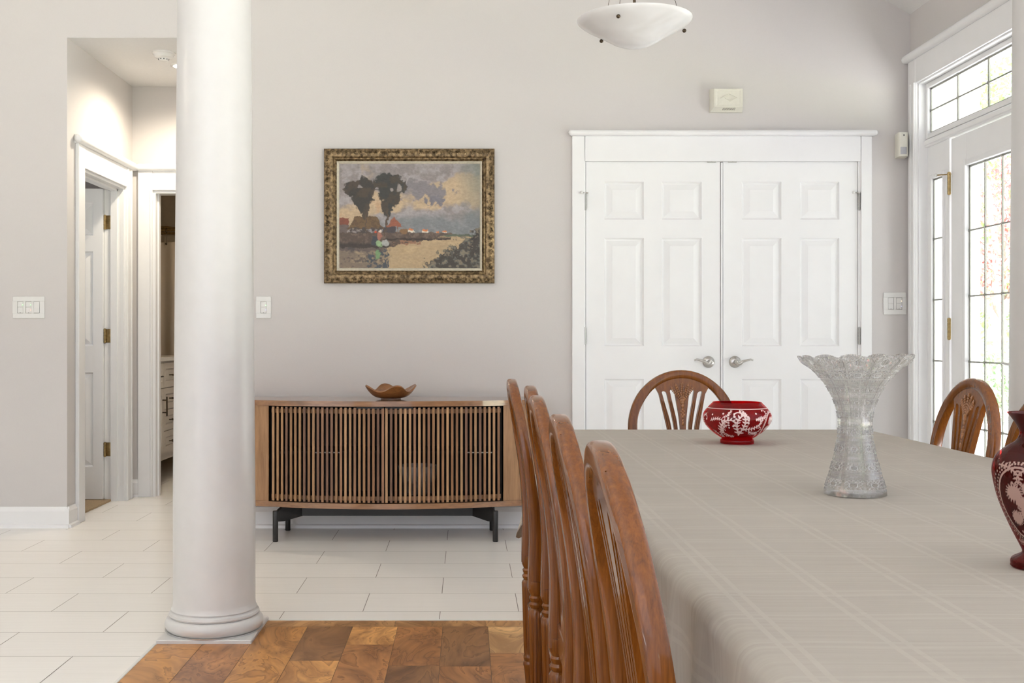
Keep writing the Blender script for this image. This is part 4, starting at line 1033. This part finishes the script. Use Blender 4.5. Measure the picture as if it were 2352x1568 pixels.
    for ang, L in ((-40, .058), (-21, .060), (0, .062), (21, .060), (40, .058)):
        a = math.radians(ang); nk = 7
        for k in range(nk):
            f = k / (nk - 1); base = lerp(.012, L, f); wob = .0036 * (1 - .35 * f)
            for q in (-1, 1):
                x_ = base * math.sin(a) * .95 + q * wob * math.cos(a); h = hb - .0 + base * math.cos(a) * .92 - q * wob * math.sin(a) - .006
                m.ball((x_, yb(h) + th + .0015, h), .0036, 6, 4, (.75, .8, 1.25))
        h = hb - .006 + (L + .005) * math.cos(a) * .92; m.ball((L * 1.06 * math.sin(a) * .95, yb(h) + th + .001, h), .0036, 6, 4, (.7, .8, 1.3))
        m.tube([(0, yb(.815) + th, .815), (.012 * math.sin(a), yb(.84) + th + .001, .842)], .0022, 5)
    for h, r, s3 in ((.838, .010, .8), (.83, .008, 1), (.818, .006, 1.3), (.806, .0045, 1.1)): m.ball((0, yb(h) + th, h), r, 10, 6, (1, .5, s3))
    for q in (-1, 1): m.ball((q * .006, yb(.8) + th, .799), .0042, 8, 5, (1, .5, 1)); m.ball((q * .0045, yb(.79) + th, .787), .004, 8, 5, (.8, .5, 1.3))
    for h, r, s3 in ((.793, .004, 1.4), (.78, .0042, 1.5), (.768, .0034, 1.6), (.757, .0055, 1.5)): m.ball((0, yb(h) + th, h), r, 8, 5, (1, .6, s3))
    m.build('wheat_carving', CARVEW, t, 60)
    # seat
    M().box(-.185, .185, -.006, .022, .40, .46, .004).build('seat_rail', CHAIRW, t)
    pr = [(-.185, .02), (.185, .02), (.203, .43), (.18, .45), (-.18, .45), (-.203, .43)]
    m = M().prism(pr, 'z', .405, .455); m.build('seat_frame', CHAIRW, t)
    def seat(u, v):
        a, b_ = 2 * u - 1, 2 * v - 1; w_ = lerp(.178, .198, v); k = 1 - max(abs(a), abs(b_)) ** 6
        return (a * w_, lerp(.03, .44, v), .455 + .034 * k * (1 - .25 * (a * a + b_ * b_)))
    M().grid(seat, 17, 17).build('seat', SEATM, t, 60)
    # turned, fluted legs
    def leg(x_, y_, dx):
        prof = [(0, .005), (.010, .005), (.0125, .012), (.0105, .035), (.0135, .075), (.0165, .10), (.0185, .106), (.0185, .112), (.0155, .117), (.0175, .124), (.0175, .130), (.0155, .136)]
        nf = len(prof)
        prof += [(lerp(.0165, .0225, k / 14), lerp(.142, .345, k / 14)) for k in range(15)]; ne = len(prof)
        prof += [(.0205, .350), (.0165, .354), (.0205, .360), (.0215, .365), (.017, .371), (.0195, .377), (.0205, .382), (.017, .387), (.0195, .393), (.0225, .400), (.0225, .425), (0, .425)]
        def fl(i, a, r, h): return r - (.0024 * max(0, math.cos(10 * a)) if nf <= i < ne else 0)
        return M().lathe(prof, 40, (x_, y_, 0), flute=fl).build('leg', CHAIRW, t, 40)
    for x_, y_ in ((-.172, 0), (.172, 0), (-.180, .415), (.180, .415)): leg(x_, y_, 0)
    for s_ in (-1, 1): M().tube([(s_ * .172, .0, .205), (s_ * .180, .415, .205)], [.009, .009], 10).build('stretcher', CHAIRW, t)
    M().tube([(-.188, .2, .205), (.188, .2, .205)], .009, 10).build('stretcher', CHAIRW, t)
    M().tube([(-.172, .0, .285), (.172, .0, .285)], .008, 10).build('stretcher', CHAIRW, t)
    return t
proto = build_chair()
def place(x, y, deg, label, first=False):
    o = proto if first else copy_tree(proto)
    o.location = (x, y, .001); o.rotation_euler = (0, 0, math.radians(deg)); o['label'] = label; return o
LX = .197
place(.758, 3.86, 180, 'cherry dining chair at the far head of the table facing the camera', True)
place(.205, 1.205, -90, 'left-side dining chair nearest the camera, its arched back lowest in frame')
place(.196, 1.635, -90, 'second dining chair from the camera along the left side of the table')
place(.196, 2.17, -90, 'third dining chair from the camera along the left side of the table')
place(.210, 2.63, -90, 'fourth dining chair from the camera along the table left side, mostly hidden')
place(.183, 3.06, -90, 'farthest left-side dining chair, its back edge leftmost, before the sideboard')
place(1.362, 3.10, 90, 'right-side dining chair near the entry door with wheat carving in view')
place(1.362, 2.66, 90, 'right-side dining chair partly hidden behind the tall ruby vase')
for o in list(bpy.data.objects):
    if o.name.startswith('dining_chair') and o.parent is None: o.location.z = .0052 if o.location.y < 4.1 else .0

# ================================================================== TABLEWARE
def raster(Wp, Hp): return np.zeros((Hp, Wp))
def dab(R, u, v, r):
    Hp, Wp = R.shape; x0, x1 = int(u - r - 2), int(u + r + 3); y0, y1 = max(0, int(v - r - 2)), min(Hp, int(v + r + 3))
    if y1 <= y0: return
    xs = np.arange(x0, x1); ys = np.arange(y0, y1); d = np.hypot(xs[None] - u, ys[:, None] - v); a = np.clip(r + .5 - d, 0, 1)
    sub = R[y0:y1]; sub[:, xs % Wp] = np.maximum(sub[:, xs % Wp], a)
def curve_(R, pts, r0, r1):
    for k in range(len(pts) - 1):
        (a, b_), (c, d) = pts[k], pts[k + 1]; n = max(2, int(math.hypot(c - a, d - b_)))
        for q in range(n): f = (k + q / n) / (len(pts) - 1); dab(R, lerp(a, c, q / n), lerp(b_, d, q / n), lerp(r0, r1, f))
def leafd(R, u, v, ang, L, w_):
    for q in range(12): f = q / 11; dab(R, u + L * f * math.cos(ang), v + L * f * math.sin(ang), w_ * (.35 + .65 * math.sin(PI * min(1, f * .9 + .1) ** .8)))
def scroll(R, u, v, ang, size, turn, depth=1):
    """curling acanthus stem with leaf lobes."""
    pts = []; a = ang; x_, y_ = u, v; n = 34
    for k in range(n):
        pts.append((x_, y_)); f = k / n; a += turn * (.03 + .27 * f ** 1.8); x_ += size / 15 * (1 - .55 * f) * math.cos(a); y_ += size / 15 * (1 - .55 * f) * math.sin(a)
        if k % 3 == 1 and k < 24: 
            leafd(R, x_, y_, a - turn * 1.0, size * .21 * (1 - .4 * f), size * .040)
            if k < 15: leafd(R, x_, y_, a + turn * 1.1, size * .15, size * .034)
    curve_(R, pts, size * .036, size * .022); dab(R, x_, y_, size * .055)
def medallion(R, u, v, a, b_, rng):
    Hp, Wp = R.shape
    for k in range(140): q = 2 * PI * k / 140; dab(R, u + a * math.cos(q), v + b_ * math.sin(q), a * .045)
    for k in range(60): q = 2 * PI * k / 60; dab(R, u + a * 1.12 * math.cos(q), v + b_ * 1.1 * math.sin(q), a * .04)
    for (du, dv, rr) in ((-.22, -.28, .44), (.25, .25, .5), (-.3, .42, .34), (.35, -.42, .3), (.05, -.02, .3)):
        for k in range(18): q = 2 * PI * k / 18; leafd(R, u + du * a + .1 * a * rr * math.cos(q), v + dv * b_ + .1 * a * rr * math.sin(q), q, a * rr * .75, a * .052)
def sample(R, u, v): Hp, Wp = R.shape; return R[min(Hp - 1, max(0, int(v * (Hp - 1) + .5))), int(u * Wp) % Wp]
def etched_vessel(name, prof_out, prof_in, c, n, R, v0, v1, mat, label, cat, u_shift=0., extra=None):
    """lathe with a per-vertex etch mask from raster R, laid between outer-profile heights v0..v1."""
    prof = prof_out + prof_in; k = len(prof); no = len(prof_out)
    m = M().lathe(prof, n, c, cap=False); vc = np.zeros((n * k, 4)); vc[:, 3] = 1
    for j in range(n):
        for i in range(no):
            h = prof_out[i][1]
            if v0 <= h <= v1: vc[j * k + i, :3] = sample(R, (j / n + u_shift) % 1, 1 - (h - v0) / (v1 - v0)) * .92
            if extra and extra(h): vc[j * k + i, :3] = .8
    m.vc = vc
    return tag(m.build(name, mat, None, 60), label, cat)
def resample(pts, n):
    """smooth profile through control points."""
    pts = [Vector((a, b_, 0)) for a, b_ in pts]; out = []
    seg = len(pts) - 1
    for k in range(n + 1):
        f = k / n * seg; i = min(seg - 1, int(f)); t_ = f - i
        p0, p1, p2, p3 = pts[max(0, i - 1)], pts[i], pts[i + 1], pts[min(seg, i + 2)]
        q = .5 * ((2 * p1) + (-p0 + p2) * t_ + (2 * p0 - 5 * p1 + 4 * p2 - p3) * t_ ** 2 + (-p0 + 3 * p1 - 3 * p2 + p3) * t_ ** 3); out.append((max(0, q.x), q.y))
    return out
# --- ruby bowl
BY = 3.115; BXc = X(1693, BY); zt = TZ + .0015
R = raster(1500, 230)
rngb = np.random.default_rng(2)
for rep in range(2):
    o_ = rep * 750
    for (u, v, an, sz, tn) in ((262, 205, -1.9, 150, 1), (262, 205, -.95, 165, -1), (300, 150, .15, 120, -1), (180, 120, 2.7, 95, -1), (385, 70, .1, 100, -1), (345, 175, .45, 95, -1), (105, 190, -1.3, 140, 1), (100, 175, 2.2, 95, -1), (45, 90, -.5, 95, 1), (20, 170, .9, 90, 1), (215, 215, 3.0, 85, 1), (400, 195, -.1, 80, 1), (690, 190, -1.9, 130, 1), (700, 150, 2.4, 95, -1), (330, 60, -2.6, 70, 1), (400, 130, -.6, 70, -1), (150, 60, -.4, 75, -1), (640, 90, -2.4, 80, 1)): scroll(R, u + o_, v, an, sz, tn)
    for k in range(7): dab(R, 190 + o_, 22 + k * 20, 7.5 - .4 * abs(k - 3))
    for (u, v) in ((160, 85), (226, 90), (300, 20), (330, 105), (390, 28), (400, 130), (230, 30), (150, 30), (60, 40), (270, 60)): dab(R, u + o_, v, 7)
    medallion(R, 560 + o_, 115, 85, 92, rngb)
po = resample([(.0, 0), (.042, 0), (.046, .002), (.046, .010), (.042, .014), (.048, .018), (.068, .032), (.086, .050), (.0945, .068), (.092, .086), (.080, .102), (.069, .113), (.067, .116)], 300)
pi_ = resample([(.064, .1155), (.066, .110), (.078, .097), (.088, .083), (.0905, .068), (.083, .052), (.064, .034), (.04, .020), (0, .016)], 24)
def ang_front(cx, cy): return math.atan2(-cy, -cx)
af = ang_front(BXc, BY) / (2 * PI)
etched_vessel('ruby_bowl', [(r, zt + h) for r, h in po], [(r, zt + h) for r, h in pi_], (BXc, BY, 0), 800, R, zt + .020, zt + .098, RUBY,
              'round ruby red cut glass bowl with etched scrolls on the tablecloth', 'bowl', u_shift=(250 / 1500 - af) % 1, extra=lambda h: abs(h - zt - .1005) < .0008)
# --- ruby vase (right edge)
VY = 1.425; VXc = X(2391, VY)
R = raster(1200, 400)
for rep in range(2):
    o_ = rep * 600
    medallion(R, 300 + o_, 190, 118, 165, rngb)
    for (u, v, an, sz, tn) in ((200, 20, 0, 110, 1), (400, 20, PI, 110, -1), (190, 370, .3, 100, -1), (410, 370, 2.8, 100, 1), (560, 200, -1.5, 120, 1), (560, 200, 1.5, 120, -1)): scroll(R, u + o_, v, an, sz, tn)
    for k in range(26): q = math.pi * k / 25; dab(R, 300 + o_ - 160 * math.sin(q), 190 - 190 * math.cos(q), 5); dab(R, 300 + o_ + 160 * math.sin(q), 190 - 190 * math.cos(q), 5)
po = resample([(0, 0), (.032, 0), (.0355, .004), (.034, .011), (.024, .017), (.022, .021), (.026, .030), (.038, .055), (.050, .085), (.0565, .112), (.0575, .128), (.053, .143), (.040, .155), (.030, .162), (.0255, .170), (.026, .178), (.033, .190), (.040, .199)], 300)
pi_ = resample([(.038, .1985), (.030, .187), (.023, .176), (.023, .168), (.036, .154), (.05, .14), (.054, .126), (.046, .085), (.02, .03), (0, .024)], 24)
af = ang_front(VXc, VY) / (2 * PI)
ov = etched_vessel('ruby_vase', [(r, zt + h) for r, h in po], [(r, zt + h) for r, h in pi_], (VXc, VY, 0), 800, R, zt + .028, zt + .139, RUBYV,
              'tall dark ruby etched glass vase cut off by the right edge', 'vase', u_shift=(390 / 1200 - af) % 1)
# --- crystal vase
KY = 2.10; KXc = X(1964, KY); H = .262
def vase_r(f):   # f 0..1 height
    P = [(0, .0575), (.04, .0565), (.15, .048), (.3, .0375), (.42, .0325), (.5, .031), (.58, .0325), (.68, .040), (.78, .053), (.88, .074), (.95, .092), (1, .107)]
    for (a, ra), (b_, rb) in zip(P[:-1], P[1:]):
        if f <= b_: q = (f - a) / (b_ - a); return lerp(ra, rb, q)
    return P[-1][1]
FS = np.linspace(0, 1, 400); RS = np.array([vase_r(f) for f in FS]); ker = np.hanning(41); ker /= ker.sum(); RS = np.convolve(np.pad(RS, 20, 'edge'), ker, 'valid')
n, kz = 360, 190; vs = []; cols = []
def rim_h(a):
    q = (a * 12 / (2 * PI)) % 1; lob = math.sqrt(max(0, 1 - (2 * q - 1) ** 2)); tooth = .0012 * (1 if (a * 144 / (2 * PI)) % 1 < .5 else 0)
    return H - .012 + .012 * lob + tooth + .002 * math.cos(a)
for j in range(n):
    a = 2 * PI * j / n; top = rim_h(a)
    for i in range(kz):
        f = i / (kz - 1); r = float(np.interp(f, FS, RS)); h = f * H; h = h if f < .85 else lerp(.85 * H, top, (f - .85) / .15)
        ng = 12 if f > .55 else 8; u = (a * ng / (2 * PI)) % 1; d = 0.; c = .10
        if min(u, 1 - u) < .07: d -= .0016; c = .20            # vertical mitre cuts
        else:
            # horizontal bands
            fr = [.05, .12, .17, .24, .30, .37, .43, .48, .55, .60, .645, .69, .735, .78, .83, .90, 1.01]
            kb = next(q for q, x_ in enumerate(fr) if f < x_); lo = fr[kb - 1] if kb else 0; v_ = (f - lo) / (fr[kb] - lo)
            if v_ < .09 or v_ > .95: d -= .0012; c = .34
            elif kb % 2 == 1 or f > .9:
                # hobstar: crossing diagonals round a button
                rr = math.hypot((u - .5) * 1.0, (v_ - .5) * .9)
                if rr < .16: d += .0006; c = .10
                elif rr < .22: d -= .0016; c = .75
                else:
                    s1 = (u * 5 + v_ * 3) % 1; s2 = (u * 5 - v_ * 3) % 1; m_ = min(abs(s1 - .5), abs(s2 - .5)); d += .0014 * (m_ * 4 - .6); c = .52 if m_ < .13 else .20
            else:
                s1 = (u * 22) % 1; edge_ = min(v_, 1 - v_); 
                if edge_ < .3 and abs(s1 - .5) < .25: d -= .0009; c = .45
                else: c = .22
        if f < .03: d = 0; c = .12
        vs.append((KXc + (r + d) * math.cos(a), KY + (r + d) * math.sin(a), zt + h)); cols.append(c)
fs = [[j * kz + i, ((j + 1) % n) * kz + i, ((j + 1) % n) * kz + i + 1, j * kz + i + 1] for j in range(n) for i in range(kz - 1)]
m = M().add(vs, fs); base = len(vs)
ki = 30
for j in range(n):
    a = 2 * PI * j / n; top = rim_h(a)
    for i in range(ki):
        f = lerp(1, .09, i / (ki - 1)); r = max(.004, float(np.interp(f, FS, RS)) - .0055) if i < ki - 1 else .002; h = f * H if f < .85 else lerp(.85 * H, top, (f - .85) / .15)
        m.v.append((KXc + r * math.cos(a), KY + r * math.sin(a), zt + h)); cols.append(.04)
for j in range(n):
    j2 = (j + 1) % n
    for i in range(ki - 1): m.face([base + j * ki + i, base + j2 * ki + i, base + j2 * ki + i + 1, base + j * ki + i + 1])
    m.face([j * kz + kz - 1, j2 * kz + kz - 1, base + j2 * ki, base + j * ki])
m.face([j * kz for j in range(n)][::-1]); m.face([base + j * ki + ki - 1 for j in range(n)])
cc = np.clip(np.array(cols) * 1.05 - .12, 0, 1); m.vc = np.stack([cc, cc, cc, np.ones_like(cc)], 1)
tag(m.build('crystal_vase', CRYSTAL, None, 25), 'tall flared cut crystal vase with scalloped rim standing on the tablecloth', 'vase')

# ================================================================== BATHROOM THINGS
t = thing('vanity', 'white bathroom vanity with drawers seen through the hall doorway', 'vanity', (-2.45, 8.2, 0))
XV = -2.2
vy0, vy1 = 7.62, 8.96
M().box(-2.74, XV - .02, vy0, vy1, .17, .895, .003).build('body', VANITYM, t)
M().box(-2.75, XV + .012, vy0 - .01, vy1 + .01, .895, .925, .004).build('countertop', PLATE, t)
for x_ in (-2.70, XV - .06):
    for y_ in (vy0 + .03, vy1 - .03): M().box(x_ - .025, x_ + .025, y_ - .025, y_ + .025, 0, .17).build('leg', VANITYM, t)
def front(kind, y0, y1, z0, z1, fr):
    m = panel_leaf(M(), y0 + .003, y1 - .003, z0 + .003, z1 - .003, [(y0 + fr, y1 - fr, z0 + fr, z1 - fr)], lambda u, d, z: (XV - d, u, z), .019, .012, .009)
    return m.build(kind, VANITYM, t, 20)
def pull(par, p0, p1):
    h = M(); o_ = .032
    h.tube([(XV + o_, p0[0], p0[1]), (XV + o_, p1[0], p1[1])], .006, 10)
    for f in (.18, .82): h.tube([(XV, lerp(p0[0], p1[0], f), lerp(p0[1], p1[1], f)), (XV + o_, lerp(p0[0], p1[0], f), lerp(p0[1], p1[1], f))], .0045, 8)
    h.build('pull', BRONZE, par)
zs = [(.700, .885), (.54, .700), (.385, .54), (.225, .385)]
yA, yB_ = 8.05, 8.40
for z0, z1 in zs: d = front('drawer', yA, yB_, z0, z1, .045); pull(d, (8.17, (z0 + z1) / 2), (8.28, (z0 + z1) / 2))
d = front('drawer', vy0, yA, .700, .885, .045); pull(d, (7.80, .79), (7.91, .79))
d = front('door', vy0, yA, .225, .700, .055); pull(d, (8.01, .50), (8.01, .64))
d = front('door', yB_, vy1, .225, .885, .055); pull(d, (8.44, .50), (8.44, .64))
# bath rug
t = M().box(-2.12, -1.45, 8.28, 8.72, .001, .014, .004); tag(t.build('bath_rug', plain('woven_rug', (.42, .38, .33), .95, bumps=(14, .4, .6)), None), 'pale woven bath rug on the bathroom floor', 'rug')
# curtain rod, curtain
t = thing('curtain_rod', 'bronze curved shower curtain rod in the bathroom', 'curtain rod', (-2.0, 9.2, 1.95))
def rodc(z, y0, bow): return [(lerp(-2.74, -1.02, k / 24), y0 - bow * math.sin(PI * k / 24), z) for k in range(25)]
M().tube(rodc(1.96, 9.3, .22), .0125, 10).build('rod', BRASS, t); M().tube(rodc(1.955, 9.42, .0), .011, 10).build('rod', BRASS, t)
M().lathe([(0, 0), (.04, 0), (.036, .01), (.016, .02), (0, .02)], 20, (-2.75, 9.3, 1.96), 'x').build('wall_flange', BRASS, t)
m = M(); m.tube([(-2.745, 9.62, 2.02), (-2.6, 9.62, 2.025), (-2.5, 9.62, 2.01), (-2.44, 9.62, 1.95)], .012, 10); m.lathe([(0, 0), (.035, 0), (.03, .012), (0, .014)], 20, (-2.749, 9.62, 2.02), 'x'); m.lathe([(.012, 1.93), (.055, 1.895), (.055, 1.885), (0, 1.885)], 20, (-2.43, 9.62, 0))
tag(m.build('shower', BRASS, None), 'bronze curved shower arm on the tiled bathroom wall', 'shower')
t = thing('shower_curtain', 'white shower curtain hanging from the bathroom rod', 'shower curtain', (-2.0, 9.2, .2))
def cur(u, v):
    x_ = lerp(-2.70, -1.3, u); y = 9.3 - .22 * math.sin(PI * (x_ + 2.74) / 1.72) + .022 * math.sin(u * 60) * (.4 + .6 * v); return (x_, y, lerp(1.86, .1, v))
co2 = M().grid(cur, 160, 12).build('curtain', CURTAIN, t, 80)
for k in range(9):
    x_ = lerp(-2.66, -1.34, k / 8); y = 9.3 - .22 * math.sin(PI * (x_ + 2.74) / 1.72)
    h = M().tube([(x_, y + .02 * math.cos(a), 1.955 + .02 * math.sin(a)) for a in np.linspace(0, 2 * PI, 13)], .003, 6); h.tube([(x_, y, 1.935), (x_, y - .004, 1.85)], .002, 6); h.ball((x_, y - .012, 1.845), .010, 8, 6); h.build('ring', BRONZE, t)

# ================================================================== OUTSIDE
m = M(); m.box(XR + .2, 60, -20, 60, -.30, -.12); struct(m.build('ground_lawn', LAWN, angle=0), 'sunlit lawn outside the entry door', 'lawn')
m = M(); m.box(XR + .2, 10.5, -3, 17, -.119, -.05); struct(m.build('ground_path', PAVE, angle=0), 'pale concrete path outside the entry door', 'path')
m = M(); m.box(2.70, X(2251, 8.0), 8.0, 8.15, -.1, 4.4)
struct(m.build('wall_exterior', SIDING, angle=0), 'white outside wall seen through the sidelight', 'wall')
def leaves(n, c, r, size, rng, flat=.75):
    d = rng.normal(size=(n, 3)); d /= np.linalg.norm(d, axis=1)[:, None]; rad = rng.random(n) ** .45
    p = np.array(c) + d * rad[:, None] * np.array(r); a = rng.normal(size=(n, 3)); b_ = rng.normal(size=(n, 3))
    a /= np.linalg.norm(a, axis=1)[:, None]; b_ -= (b_ * a).sum(1)[:, None] * a; b_ /= np.linalg.norm(b_, axis=1)[:, None]
    sz = size * rng.uniform(.6, 1.3, n)[:, None]
    return np.stack([p - a * sz, p + b_ * sz * .45, p + a * sz, p - b_ * sz * .45], 1).reshape(-1, 3)
def add_leaves(m, V):
    b0 = len(m.v); m.v.extend(map(tuple, V.tolist()))
    for k in range(len(V) // 4): m.face([b0 + 4 * k, b0 + 4 * k + 1, b0 + 4 * k + 2, b0 + 4 * k + 3])
def make_tree(name, label, loc, blobs, mat, cat, nl, size, trunk=True, group=None, bare=0):
    rng = np.random.default_rng(abs(hash(label)) % 1000 if False else sum(map(ord, label)))
    t = thing(name, label, cat, loc, group); x, y, z = loc
    if trunk:
        m = M(); top = max(b_[2] for b_ in blobs)
        m.tube([(x, y, z), (x + .05, y + .05, z + top * .4), (x, y, z + top * .8)], [.16, .12, .06], 8)
        for b_ in blobs: m.tube([(x + .03, y, z + top * .35), (x + b_[0] * .5, y + b_[1] * .5, z + top * .35 + (b_[2] - top * .35) * .6), (x + b_[0], y + b_[1], z + b_[2])], [.08, .05, .02], 6)
        for k in range(bare):
            a = rng.uniform(0, 2 * PI); h = rng.uniform(.35, .9) * top; L = rng.uniform(1.0, 2.4)
            m.tube([(x, y, z + h), (x + L * .5 * math.cos(a), y + L * .5 * math.sin(a), z + h + L * .35), (x + L * math.cos(a), y + L * math.sin(a), z + h + L * .6)], [.05, .03, .01], 6)
        m.build('trunk', BARK, t, 60)
    m = M()
    for b_ in blobs: add_leaves(m, leaves(nl, (x + b_[0], y + b_[1], z + b_[2]), (b_[3], b_[3], b_[4]), size, rng))
    m.build('foliage', mat, t, 0, fix=False)
make_tree('maple_tree', 'red-leaved maple tree outside the entry door', (9.1, 19.0, -.12), [(0, 0, 2.9, 1.5, .9), (.9, -.4, 3.4, 1.2, .8), (-.6, .4, 2.3, 1.0, .6), (.5, .6, 4.2, 1.3, .8)], LEAFR, 'tree', 1500, .055, bare=14)
make_tree('leafy_tree', 'tall green tree outside beyond the red maple', (12.2, 24.5, -.12), [(0, 0, 2.6, 2.6, 1.7), (1.5, 0, 4.6, 2.4, 1.8), (-1.6, 0, 4.4, 2.2, 1.6), (0, 0, 6.4, 2.4, 1.6)], LEAFG, 'tree', 3200, .085, bare=6)
make_tree('shrub', 'dark green shrub low outside the entry glass', (7.3, 15.2, -.12), [(0, 0, .55, 1.0, .65), (1.1, .1, .5, .9, .6), (-1.0, 0, .45, .8, .5)], LEAFD, 'shrub', 1500, .06, trunk=False)
